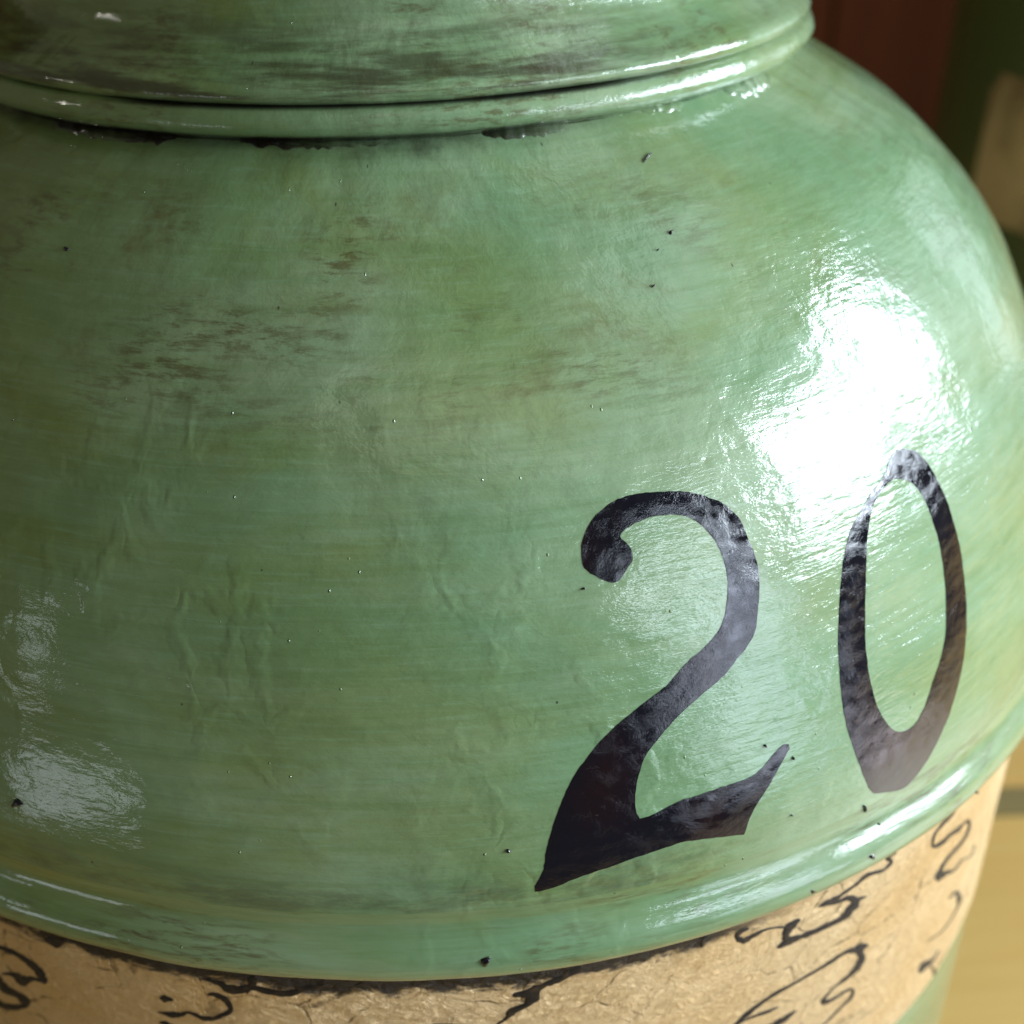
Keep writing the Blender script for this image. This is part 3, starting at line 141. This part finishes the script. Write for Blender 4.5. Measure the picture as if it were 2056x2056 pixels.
# UV of every turned part: u = angle, v = height in jar units
def paint_material(name,kind='shoulder'):
    t=NT(name); uv=t.uv; u,v,_=t.sep(uv)
    warp=t.noise(t.map(uv,(3,3,1)),1.5,3,col=True)
    wuv=t.vadd(uv,warp,.12)
    blotch=t.noise(t.map(uv,(1.3,3.2,1),(3.1,1.7,0)),1.6,6,.6,.4)
    streak=t.noise(t.map(uv,(4,75,1),(0,0,0)),1,5,.65,.15)
    streak2=t.noise(t.map(uv,(12,230,1),(2,5,0)),1,3,.6,.1)
    teal=(.170,.298,.148); pale=(.275,.378,.215); olive=(.178,.230,.050)
    col=t.mix(t.rmp(blotch,.36,.66),teal,pale)
    ol=t.rmp(t.noise(t.map(uv,(1.7,5,1),(9,2,0)),1.3,7,.62,.7),.43,.70,0,.62)
    # shade of the left flank put into the colour as more olive
    ol=t.add(ol,t.mul(t.rmp(u,-.75,.10,1,0),t.rmp(streak,.2,.75,.5,.85)))
    ol=t.math('MINIMUM',ol,1.)
    col=t.mix(t.mul(ol,.85),col,olive)
    col=t.mix(t.mul(t.rmp(streak,.42,.70),.34),col,(.115,.205,.065))
    col=t.mix(t.mul(t.rmp(streak2,.5,.72),.25),col,(.26,.43,.26))
    # rubbed umber wash: short dashes in loose groups
    grp=t.rmp(t.noise(t.map(uv,(3.4,9,1),(4.2,7.7,0)),1,4,.66,.3),.44,.64)
    dash=t.rmp(t.noise(t.map(uv,(17,120,1),(1,1,0)),1,5,.74,.25),.45,.62)
    zone=1.
    if kind=='shoulder': zone=t.mul(t.rmp(v,.50,.595,.10,1),t.rmp(v,.675,.715,1,.12),t.rmp(u,.15,.55,1,.3))
    if kind=='neck': zone=.8
    st=t.mul(grp,dash,zone,.78)
    col=t.mix(st,col,(.085,.063,.016))
    if kind=='shoulder':
        sm=t.mul(t.rmp(t.noise(t.map(uv,(4.2,13,1),(2.2,5.1,0)),1,5,.68,.2),.54,.72),zone,.6)
        col=t.mix(sm,col,(.12,.09,.018))
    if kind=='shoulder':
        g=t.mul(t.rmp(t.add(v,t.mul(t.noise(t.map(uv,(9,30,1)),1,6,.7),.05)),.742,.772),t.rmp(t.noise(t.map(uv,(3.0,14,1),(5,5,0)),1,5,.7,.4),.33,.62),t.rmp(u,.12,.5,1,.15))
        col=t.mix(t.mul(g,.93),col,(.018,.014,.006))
        # patchy darker grey-brown band in the hollow above the rim
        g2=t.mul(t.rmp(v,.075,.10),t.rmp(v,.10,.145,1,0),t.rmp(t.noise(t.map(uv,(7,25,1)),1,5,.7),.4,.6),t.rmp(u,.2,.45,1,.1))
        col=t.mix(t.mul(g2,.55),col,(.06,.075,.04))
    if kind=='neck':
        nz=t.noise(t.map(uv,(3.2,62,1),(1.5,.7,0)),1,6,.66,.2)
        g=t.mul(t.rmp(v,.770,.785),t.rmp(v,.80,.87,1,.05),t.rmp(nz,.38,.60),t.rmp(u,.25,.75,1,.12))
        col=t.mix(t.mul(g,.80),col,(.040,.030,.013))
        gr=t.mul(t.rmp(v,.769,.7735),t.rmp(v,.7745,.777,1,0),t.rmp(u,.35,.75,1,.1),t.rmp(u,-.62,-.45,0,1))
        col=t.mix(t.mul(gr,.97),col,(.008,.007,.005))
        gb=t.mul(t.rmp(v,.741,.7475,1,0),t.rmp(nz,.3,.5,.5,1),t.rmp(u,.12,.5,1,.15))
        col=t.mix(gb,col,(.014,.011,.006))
    if kind=='rim':
        g=t.mul(t.rmp(v,.0,.008,1,0),t.rmp(u,.2,.6,1,.2)); col=t.mix(t.mul(g,.6),col,(.09,.06,.02))
    # specks of dirt
    sp=t.voro(t.map(uv,(60,60,1)),1); spk=t.voro(t.map(uv,(60,60,1)),1,out='Color'); sr,sg,sb=t.sep(spk)
    dots=t.mul(t.rmp(sp,.06,.11,1,0),t.rmp(sr,.98,.985,0,1))
    col=t.mix(t.mul(dots,.8),col,(.03,.03,.02))
    # relief
    h_br=t.noise(t.map(t.vadd(uv,warp,.012),(15,170,1)),1,4,.62,.1)
    h_mid=t.noise(t.map(t.vadd(uv,warp,.03),(24,52,1)),1,4,.66,.2)
    veins=t.voro(t.map(t.vadd(uv,t.noise(t.map(uv,(7,7,1)),1,4,.6,col=True),.16),(14,15,1)),1,'DISTANCE_TO_EDGE')
    vm=t.rmp(t.noise(t.map(uv,(4,4,1),(8,3,0)),1,3),.42,.62)
    h_v=t.mul(t.rmp(veins,0,.20,1,0),vm,t.rmp(v,.48,.62,1,.0),t.rmp(u,.15,.35,1,.35))
    soft=t.noise(t.map(uv,(5,9,1),(0,4,0)),1,3,.5,.4)
    bz=t.rmp(u,-.15,.45,.22,1)
    kb=.35 if kind=='rim' else 1.
    nrm=t.bump(soft,.0048*S*kb)
    nrm=t.bump(h_v,.0008*S*kb,1,nrm)
    nrm=t.bump(t.mul(h_mid,t.rmp(u,-.6,.3,.5,1)),.0014*S*kb,.9,nrm)
    nrm=t.bump(t.mul(h_br,bz),.0009*S*max(kb,.6),.8,nrm)
    # dust nibs in the varnish
    d=t.voro(t.map(uv,(95,95,1),(3,3,0)),1); dr,dg,db=t.sep(t.voro(t.map(uv,(95,95,1),(3,3,0)),1,out='Color'))
    nib=t.mul(t.rmp(d,.02,.16,1,0),t.rmp(dr,.965,.999))
    nrm=t.bump(nib,.0022*S,1,nrm)
    rough=t.rmp(h_mid,.3,.7,.30,.48)
    return t.set(Base_Color=col,Roughness=rough,Normal=nrm,Coat_Weight=1.,Coat_Roughness=t.rmp(h_mid,.35,.65,.035,.11),Coat_Normal=nrm,Specular_IOR_Level=.22,Coat_IOR=1.5)

def black_material():
    t=NT('black enamel'); uv=t.uv; u,v,_=t.sep(uv)
    red=t.rmp(t.noise(t.map(uv,(9,6,1),(2,2,0)),1,4),.45,.7)
    col=t.mix(red,(.003,.0035,.009),(.009,.003,.006))
    h=t.noise(t.map(uv,(45,60,1)),1,6,.75,.8); h2=t.noise(t.map(uv,(9,14,1)),1,3)
    nrm=t.bump(h2,.0022*S); nrm=t.bump(h,.0006*S,1,nrm)
    return t.set(Base_Color=col,Roughness=t.rmp(h,.35,.7,.06,.2),Normal=nrm,Coat_Weight=.9,Coat_Roughness=.04,Coat_Normal=nrm,Specular_IOR_Level=.15)
def ink_material():
    t=NT('black ink'); uv=t.uv
    h=t.noise(t.map(uv,(80,80,1)),1,5,.7)
    return t.set(Base_Color=t.mix(t.rmp(h,.45,.75),(.012,.010,.010),(.07,.045,.025)),Roughness=.55,Normal=t.bump(h,.0010*S),Specular_IOR_Level=.3)
def gold_material():
    t=NT('gilded crackled paper'); uv=t.uv; u,v,_=t.sep(uv)
    w_=t.noise(t.map(uv,(10,10,1)),1,4,.6,col=True); wuv=t.vadd(uv,w_,.05)
    big=t.noise(t.map(uv,(2.2,3.5,1)),1.3,5,.6)
    col=t.mix(t.rmp(big,.35,.65),(.74,.49,.21),(.84,.62,.34))
    fine=t.noise(t.map(uv,(55,80,1)),1,6,.7,.5)
    col=t.mix(t.mul(t.rmp(fine,.45,.75),.35),col,(.42,.25,.09))
    # thin dark cracks where the gilding has worn through
    ck=t.voro(t.map(wuv,(13,17,1)),1,'DISTANCE_TO_EDGE'); cm=t.rmp(t.noise(t.map(uv,(5,6,1),(6,1,0)),1,5,.7),.45,.58)
    crack=t.mul(t.rmp(ck,.0,.035,1,0),cm,t.rmp(t.noise(t.map(uv,(60,60,1)),1,4,.8),.40,.58))
    col=t.mix(t.mul(crack,.85),col,(.11,.055,.02))
    spots=t.mul(t.rmp(t.noise(t.map(uv,(48,60,1),(3,7,0)),1,5,.75),.63,.69),t.rmp(t.noise(t.map(uv,(4,16,1),(9,9,0)),1,3),.5,.62))
    col=t.mix(t.mul(spots,.85),col,(.10,.05,.02))
    # grime caught under the rim
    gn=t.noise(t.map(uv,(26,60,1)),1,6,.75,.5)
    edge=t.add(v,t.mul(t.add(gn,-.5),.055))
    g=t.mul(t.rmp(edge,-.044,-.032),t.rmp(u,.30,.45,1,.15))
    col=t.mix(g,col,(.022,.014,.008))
    wr=t.voro(t.map(wuv,(48,60,1)),1,'SMOOTH_F1'); wn=t.noise(t.map(wuv,(65,95,1)),1,6,.75,1.5)
    fold=t.voro(t.map(wuv,(22,26,1)),1,'DISTANCE_TO_EDGE')
    nrm=t.bump(t.noise(t.map(uv,(6,8,1)),1,3),.006*S)
    nrm=t.bump(wn,.0055*S,1,nrm); nrm=t.bump(t.rmp(fold,0,.12,1,0),.0004*S,1,nrm)
    nrm=t.bump(t.mul(crack,-1.),.0015*S,1,nrm)
    return t.set(Base_Color=col,Roughness=t.rmp(fine,.3,.7,.30,.48),Metallic=.42,Normal=nrm,Specular_IOR_Level=.6)
def simple(name,c1,c2,sc=(8,8,8),rough=.5,coat=0,bump=.001,use='ob',metal=0):
    t=NT(name); n=t.noise(t.map(getattr(t,use),sc),1,6,.6,.5)
    return t.set(Base_Color=t.mix(t.rmp(n,.3,.7),c1,c2),Roughness=rough,Coat_Weight=coat,Metallic=metal,Normal=t.bump(n,bump))
def wood_material(name,c1,c2,c3,k,rough=.35,coat=.4):
    t=NT(name); g=t.noise(t.map(t.ob,k),1,7,.62,1.2); g2=t.noise(t.map(t.ob,(k[0]*.25,k[1]*.25,k[2]*.25)),1,4)
    col=t.mix(t.rmp(g,.3,.7),c1,c2); col=t.mix(t.rmp(g2,.4,.7,0,.6),col,c3)
    return t.set(Base_Color=col,Roughness=rough,Coat_Weight=coat,Coat_Roughness=.2,Normal=t.bump(g,.0006))

M_sh=paint_material('green shoulder paint','shoulder'); M_nk=paint_material('green neck paint','neck'); M_rm=paint_material('green rim paint','rim'); M_bd=paint_material('green body paint','body')
M_bl=black_material(); M_ink=ink_material(); M_gold=gold_material()

# ------------------------------------------------------------ the jar's surface
ctrl=[(0.085,0.9985),(.13,0.9925),(.2,.974),(.28,.9465),(.36,.9176),(.44,.8793),(.52,.831),(.59,.7701),(.65,.702),(.70,.620),(.735,.558)]
ZC=[c[0] for c in ctrl]; RC=[c[1] for c in ctrl]
GM=[]
for i in range(len(ctrl)):
    if i==0: GM.append((RC[1]-RC[0])/(ZC[1]-ZC[0]))
    elif i==len(ctrl)-1: GM.append((RC[-1]-RC[-2])/(ZC[-1]-ZC[-2]))
    else:
        h0=ZC[i]-ZC[i-1]; h1=ZC[i+1]-ZC[i]
        GM.append((h0*h0*RC[i+1]+(h1*h1-h0*h0)*RC[i]-h1*h1*RC[i-1])/(h0*h1*(h0+h1)))
def Rsh(z):
    z=min(max(z,ZC[0]),ZC[-1]); i=0
    while i<len(ZC)-2 and z>ZC[i+1]: i+=1
    h=ZC[i+1]-ZC[i]; t=(z-ZC[i])/h
    return (2*t**3-3*t**2+1)*RC[i]+(t**3-2*t**2+t)*h*GM[i]+(-2*t**3+3*t**2)*RC[i+1]+(t**3-t**2)*h*GM[i+1]
def Rbody(z): return .9825-.0077*z
def wob(th,z,a=.0022):
    p=Vector((math.sin(th)*1.0,math.cos(th)*1.0,z))
    return a*(noise.noise(p*3.1)+.6*noise.noise(p*6.3+Vector((3,1,7)))+.30*noise.noise(p*13.+Vector((9,4,2))))
def normal2(fr,z):
    d=(fr(z+.001)-fr(z-.001))/.002; l=math.hypot(1,d); return 1/l,-d/l
def spt(fr,th,z,off=0.,a=.0022):
    nr,nz=normal2(fr,z); r=fr(z)+nr*(off+wob(th,z,a)); zz=z+nz*(off+wob(th,z,a))
    return Vector((math.sin(th)*r,-math.cos(th)*r,zz))
def make(name,verts,faces,mat,uvs=None,parent=None,smooth=True,scale=S):
    me=bpy.data.meshes.new(name); me.from_pydata([(a*scale,b*scale,c*scale) for a,b,c in verts],[],faces)
    if uvs:
        ul=me.uv_layers.new(name='UVMap'); fl=[0.0]*(2*len(me.loops)); k=0
        for f in faces:
            for i in f: fl[2*k]=uvs[i][0]; fl[2*k+1]=uvs[i][1]; k+=1
        ul.data.foreach_set('uv',fl)
    if smooth: me.polygons.foreach_set('use_smooth',[True]*len(me.polygons))
    me.materials.append(mat); me.update()
    o=bpy.data.objects.new(name,me); C.objects.link(o); o.parent=parent; return o
def empty(name,loc=(0,0,0)):
    o=bpy.data.objects.new(name,None); C.objects.link(o); o.location=loc; o.empty_display_size=.02; return o
def lathe(name,prof,mat,parent,fr=None,nseg=720,a=.0022,vs=None):
    """prof: list of (z,r). Turned skin with a slow hand-made unevenness."""
    n=len(prof); V=[];U=[]
    nn=[]
    for j,(z,r) in enumerate(prof):
        z0,r0=prof[max(j-1,0)]; z1,r1=prof[min(j+1,n-1)]; dz,dr=z1-z0,r1-r0; l=math.hypot(dz,dr) or 1; nn.append((dz/l,-dr/l))
    for i in range(nseg+1):
        th=-math.pi+2*math.pi*i/nseg; sn,cs=math.sin(th),math.cos(th)
        for j,(z,r) in enumerate(prof):
            w_=wob(th,z,a) if a else 0
            rr=r+nn[j][0]*w_; zz=z+nn[j][1]*w_
            V.append((sn*rr,-cs*rr,zz)); U.append((th,z))
    F=[]
    for i in range(nseg):
        for j in range(n-1):
            p=i*n+j; q=p+n; F.append((p,q,q+1,p+1))
    return make(name,V,F,mat,U,parent)
def smoothprof(pts,k=5):
    out=[]
    for i in range(len(pts)-1):
        p0=pts[max(i-1,0)];p1=pts[i];p2=pts[i+1];p3=pts[min(i+2,len(pts)-1)]
        for s in range(k):
            t=s/k
            out.append(tuple(.5*((2*p1[c])+(-p0[c]+p2[c])*t+(2*p0[c]-5*p1[c]+4*p2[c]-p3[c])*t*t+(-p0[c]+3*p1[c]-3*p2[c]+p3[c])*t**3) for c in (0,1)))
    out.append(pts[-1]); return out

jar=empty('painted_jar',(0,0,-1.60*S))
jar['label']='glossy green painted jar with black numeral 20 on its shoulder'; jar['category']='jar'
JP=empty('tmp'); # parts are built in jar space whose origin is the rim; shifted to the base below
# shoulder
lathe('shoulder',[(.0905+(.735-.0905)*i/190,Rsh(.0905+(.735-.0905)*i/190)) for i in range(191)],M_sh,JP,nseg=900)
# rolled rim
lathe('rim',smoothprof([(-.006,.975),(-.004,.992),(.002,1.0015),(.011,1.012),(.022,1.0175),(.032,1.0180),(.042,1.0150),(.052,1.0085),(.060,1.0025),(.067,.9990),(.074,.9972),(.082,.9972),(.0905,Rsh(.0905))],4),M_rm,JP,nseg=720)
# neck with its moulding
lathe('neck',smoothprof([(.7745,.567),(.7765,.5705),(.780,.5735),(.786,.574),(.793,.569),(.800,.559),(.808,.546),(.817,.532),(.827,.517),(.841,.506),(.865,.5000),(.93,.4965),(1.0,.493),(1.1,.493),(1.25,.497)],5),M_nk,JP,a=.0014)
lathe('neck_ring',smoothprof([(.730,.552),(.7375,.5615),(.742,.571),(.748,.5785),(.755,.5815),(.762,.5800),(.768,.5765),(.772,.572),(.7745,.567)],5),M_nk,JP,a=.0014)
# mouth
lathe('lip',smoothprof([(1.25,.497),(1.27,.52),(1.30,.545),(1.335,.55),(1.36,.535),(1.365,.50),(1.35,.46),(1.25,.45),(1.0,.45)],4),M_nk,JP,nseg=180,a=0)
# body, foot
lathe('body',[(z,Rbody(z)) for z in [.01-i*.02 for i in range(62)]][::-1],M_bd,JP,nseg=540,a=.001)
lathe('foot',smoothprof([(-1.598,.80),(-1.60,.90),(-1.58,1.0),(-1.54,1.03),(-1.49,1.025),(-1.45,1.0),(-1.40,.985),(-1.30,.992),(-1.21,Rbody(-1.21))],4),M_bd,JP,nseg=180,a=0)
lathe('gold_label',[(z,Rbody(z)+.0035) for z in [-.4072+i*(.4132/60) for i in range(61)]],M_gold,JP,nseg=720,a=.0018)

# ------------------------------------------------------------ painted numerals and script
def inside(pt,loops):
    x,y=pt; c=False
    for L in loops:
        n=len(L); j=n-1
        for i in range(n):
            xi,yi=L[i][0],L[i][1]; xj,yj=L[j][0],L[j][1]
            if (yi>y)!=(yj>y) and x<(xj-xi)*(y-yi)/(yj-yi)+xi: c=not c
            j=i
    return c
def edist(pt,loops):
    x,y=pt; b=9
    for L in loops:
        n=len(L)
        for i in range(n):
            ax,ay=L[i]; bx,by=L[(i+1)%n]; dx,dy=bx-ax,by-ay; l=dx*dx+dy*dy
            t=0 if l==0 else max(0,min(1,((x-ax)*dx+(y-ay)*dy)/l))
            d=math.hypot(x-ax-t*dx,y-ay-t*dy); b=min(b,d)
    return b
def painted(name,loops,fr,mat,parent,step=.007,th=.0002,jit=.0008,base=.0004,seed=1):
    rnd=random.Random(seed); L2=[]
    for L in loops:
        out=[]; n=len(L)
        for i in range(n):
            a=L[i];b=L[(i+1)%n]; d=math.hypot(a[0]-b[0],a[1]-b[1]); m=max(1,int(d/.0035))
            for k in range(m):
                t=k/m; x=a[0]+(b[0]-a[0])*t; y=a[1]+(b[1]-a[1])*t
                q=Vector((x*160,y*160,seed*3.3)); s=Vector((x*300,y*300,seed))
                out.append((x+jit*(noise.noise(q)+.5*noise.noise(s)),y+jit*(noise.noise(q+Vector((9,9,9)))+.5*noise.noise(s+Vector((4,4,4))))))
        L2.append(out)
    pts=[];edges=[]
    for L in L2:
        k=len(pts); n=len(L); pts+=L; edges+=[(k+i,k+(i+1)%n) for i in range(n)]
    nb=len(pts)
    x0=min(p[0] for p in pts);x1=max(p[0] for p in pts);y0=min(p[1] for p in pts);y1=max(p[1] for p in pts)
    y=y0
    while y<y1:
        x=x0
        while x<x1:
            p=(x+rnd.uniform(-.3,.3)*step,y+rnd.uniform(-.3,.3)*step)
            if inside(p,L2) and edist(p,L2)>step*.45: pts.append(p)
            x+=step
        y+=step
    vo,eo,fo,*_=geometry.delaunay_2d_cdt([Vector(p) for p in pts],edges,[],0,1e-7)
    fo=[f for f in fo if inside((sum(vo[i][0] for i in f)/len(f),sum(vo[i][1] for i in f)/len(f)),L2)]
    V=[];U=[]
    for p in vo:
        d=edist(p,L2); h=base+th*min(1,d/.012)
        V.append(spt(fr,p[0],p[1],h)); U.append((p[0],p[1]))
    n=len(V); F=[]
    for f in fo:
        a,b,c=[vo[i] for i in f[:3]]; ar=(b[0]-a[0])*(c[1]-a[1])-(b[1]-a[1])*(c[0]-a[0]); F.append(tuple(f) if ar>0 else tuple(reversed(f)))
    # the paint's edge reaches down into the surface
    cnt={}
    for f in F:
        for i in range(len(f)):
            e=(f[i],f[(i+1)%len(f)]); k=(min(e),max(e)); cnt.setdefault(k,[]).append(e)
    low={}
    for k,e in cnt.items():
        if len(e)==1:
            a,b=e[0]
            for i in (a,b):
                if i not in low:
                    low[i]=len(V); V.append(V[i].copy()); U.append((vo[i][0],vo[i][1]))
                    V.append(spt(fr,vo[i][0],vo[i][1],-.0004)); U.append((vo[i][0],vo[i][1]))
            F.append((low[b],low[a],low[a]+1,low[b]+1))
    return make(name,V,F,mat,U,parent)
def Rlab(z): return Rbody(z)+.0035
painted('numeral_two',TWO,Rsh,M_bl,JP,seed=1)
painted('numeral_zero',ZERO,Rsh,M_bl,JP,seed=2)
for k,a in enumerate(INK):
    loop=[(q[0],q[1]) for q in a]+[(q[2],q[3]) for q in reversed(a)]
    # ribbon: two rails raised in the middle
    V=[];U=[];F=[];n=len(a)
    for i,q in enumerate(a):
        taper=0.25 if i in (0,n-1) else 1
        cx,cz=(q[0]+q[2])/2,(q[1]+q[3])/2
        dens=noise.noise(Vector((cx*60,cz*60,k)))*.22+1
        for s,h in ((-1,.0),(-.6,.0013),(0,.0017),(.6,.0013),(1,.0)):
            e=s*taper*dens*1.05*(1+.5*noise.noise(Vector((cx*240,cz*240,s*5+k))))
            x=cx+(q[0]-q[2])/2*e; z=cz+(q[1]-q[3])/2*e
            V.append(spt(Rlab,x,z,h*.4+.0002,.0018)); U.append((x,z))
    for i in range(n-1):
        for j in range(4):
            p=i*5+j; F.append((p,p+1,p+6,p+5))
    # consistent outward orientation
    f=F[0]; A,B,D_=Vector(V[f[0]]),Vector(V[f[1]]),Vector(V[f[2]]); nn=(B-A).cross(D_-A)
    if nn.dot(Vector((A.x,A.y,0)))<0: F=[tuple(reversed(f)) for f in F]
    make('ink_stroke',V,F,M_ink,U,JP)
for k,L in enumerate(FLECK):
    zz=sum(q[1] for q in L)/len(L)
    fr=Rsh if zz>.09 else (lambda z:1.0085-.0)
    if zz<=.09: fr=lambda z: 1.0165 if .015<z<.045 else 1.008
    c=(sum(q[0] for q in L)/len(L),zz); V=[spt(fr,c[0],c[1],.003)];U=[c]
    n=len(L)
    for q in L: V.append(spt(fr,c[0]+(q[0]-c[0])*.7,c[1]+(q[1]-c[1])*.7,.0022)); U.append(q)
    for q in L: V.append(spt(fr,q[0],q[1],-.001)); U.append(q)
    F=[(0,1+(i+1)%n,1+i) for i in range(n)]+[(1+i,1+(i+1)%n,1+n+(i+1)%n,1+n+i) for i in range(n)]
    A,B,D_=[Vector(V[i]) for i in F[0]]
    if (B-A).cross(D_-A).dot(A)<0: F=[tuple(reversed(f)) for f in F]
    make('paint_fleck',V,F,M_bl,U,JP)

# dried runs of green paint below the neck ring
def drip(th0,th1,z0,h,seed,thick=.006):
    V=[];U=[];nx,ny=34,9
    for i in range(nx+1):
        for j in range(ny+1):
            a=i/nx; b=j/ny; th=th0+(th1-th0)*a
            edge=h*(.55+.45*noise.noise(Vector((th*38,seed,0)))+.25*noise.noise(Vector((th*110,seed,3))))*math.sin(math.pi*a)**.45
            z=z0-edge*b
            prof=math.sin(math.pi*min(1,b*.5+.5))**.6 if b>0 else 1
            off=thick*prof*math.sin(math.pi*a)**.5*(.8+.5*noise.noise(Vector((th*60,z*60,seed))))-.0008
            V.append(spt(Rsh,th,z,off)); U.append((th,z))
    F=[]
    for i in range(nx):
        for j in range(ny):
            p=i*(ny+1)+j; F.append((p,p+1,p+ny+2,p+ny+1))
    make('paint_run',V,F,M_nk,U,JP)
drip(.16,.34,.735,.012,1,.005); drip(.50,.62,.735,.010,2,.004); drip(.74,.93,.735,.020,3,.009); drip(-.75,-.42,.735,.014,4,.006); drip(-.30,.02,.735,.010,5,.004)

def adopt(src,dst):
    for o in [o for o in bpy.data.objects if o.parent==src]:
        o.parent=dst; o.location=(0,0,1.60*S)
adopt(JP,jar); bpy.data.objects.remove(JP)

# ------------------------------------------------------------ green canister behind
M_can=simple('dull green enamel',(.10,.135,.040),(.075,.115,.050),(9,9,9),.45,.3)
M_tan=simple('aged tan paper',(.66,.52,.31),(.24,.17,.09),(26,26,26),.6)
can=empty('green_canister',(2.84*S,2.18*S,-1.60*S)); can['label']='blurred dull green canister with tan paper label standing behind the jar'; can['category']='canister'
def turned(name,prof,mat,parent,z0=1.6,nseg=96,a0=-math.pi,a1=math.pi):
    V=[];U=[];n=len(prof)
    for i in range(nseg+1):
        th=a0+(a1-a0)*i/nseg
        for z,r in prof: V.append((math.sin(th)*r,-math.cos(th)*r,z+z0)); U.append((th,z))
    F=[(i*n+j,i*n+n+j,i*n+n+j+1,i*n+j+1) for i in range(nseg) for j in range(n-1)]
    return make(name,V,F,mat,U,parent)
turned('body',smoothprof([(-1.60,.6),(-1.60,.92),(-1.57,.95),(-1.5,.95),(.55,.95),(.60,.94)],4),M_can,can)
turned('shoulder',smoothprof([(.60,.94),(.66,.93),(.74,.86),(.80,.70),(.83,.55),(.9,.52),(1.1,.52)],4),M_can,can)
turned('lid',smoothprof([(1.1,.52),(1.1,.58),(1.2,.58),(1.25,.5),(1.26,.01)],4),M_can,can)
A0=R_(-35.3)   # direction facing the camera, measured round the canister
def patch(name,a0,a1,z0,z1,mat,off,parent,rc=.06,R0=.95):
    V=[];U=[];nx,ny=40,16
    for i in range(nx+1):
        for j in range(ny+1):
            a=i/nx; x=(a1-a0)*a; w=(a1-a0); e=min(x,w-x)*R0; c=0 if e>rc else rc-math.sqrt(max(0,rc*rc-(rc-e)**2))
            z=z0+c+(z1-z0-2*c)*j/ny; th=a0+x
            V.append((math.sin(th)*(R0+off),-math.cos(th)*(R0+off),z+1.6)); U.append((th,z))
    F=[(i*(ny+1)+j,(i+1)*(ny+1)+j,(i+1)*(ny+1)+j+1,i*(ny+1)+j+1) for i in range(nx) for j in range(ny)]
    return make(name,V,F,mat,U,parent)
patch('paper_label',A0-R_(47),A0+R_(59),-.27,.165,M_tan,.004,can)

# ------------------------------------------------------------ table and wall
M_tab=wood_material('ochre varnished wood',(.52,.32,.095),(.58,.39,.14),(.42,.24,.06),(3,40,40),.4,.3)
M_wall=wood_material('dark red-brown wood',(.056,.0150,.004),(.044,.012,.004),(.034,.009,.003),(60,60,4),.95,.0)
M_wall.node_tree.nodes['Principled BSDF'].inputs['Specular IOR Level'].default_value=.08
tab=empty('wooden_table',(0,0,-1.60*S)); tab['label']='ochre varnished plank table under the green jar'; tab['category']='table'
def board(name,x0,x1,y0,y1,z0,z1,mat,parent,bev=.012):
    bm=bmesh.new(); bmesh.ops.create_cube(bm,size=1)
    for v in bm.verts: v.co=Vector(((x0+x1)/2+v.co.x*(x1-x0),(y0+y1)/2+v.co.y*(y1-y0),(z0+z1)/2+v.co.z*(z1-z0)))*S
    bmesh.ops.bevel(bm,geom=bm.edges[:],offset=bev*S,segments=2,affect='EDGES')
    me=bpy.data.meshes.new(name); bm.to_mesh(me); bm.free(); me.materials.append(mat)
    o=bpy.data.objects.new(name,me); C.objects.link(o); o.parent=parent; return o
ys=[-3.2,-2.0,-.6,.84,2.1,3.3,4.5,5.7,6.9]
for i in range(len(ys)-1): board('board',-7,9,ys[i]+.06,ys[i+1]-.06,-.30,0,M_tab,tab)
M_gap=simple('dark gap and table frame',(.19,.14,.045),(.14,.105,.035),(30,30,30),.7)
for yy in ys[1:-1]: board('gap_strip',-7,9,yy-.058,yy+.058,-.26,-.012,M_gap,tab,.004)  # dark strips stand in for the shade inside the board gaps
board('frame',-6.9,8.9,-3.0,6.7,-.6,-.302,M_gap,tab)
wall=empty('wooden_wall',(0,7.6*S,-1.60*S)); wall['kind']='structure'
for i in range(13): board('plank',-9+i*1.55+.01,-9+(i+1)*1.55-.01,0,.2,-2,9,M_wall,wall)
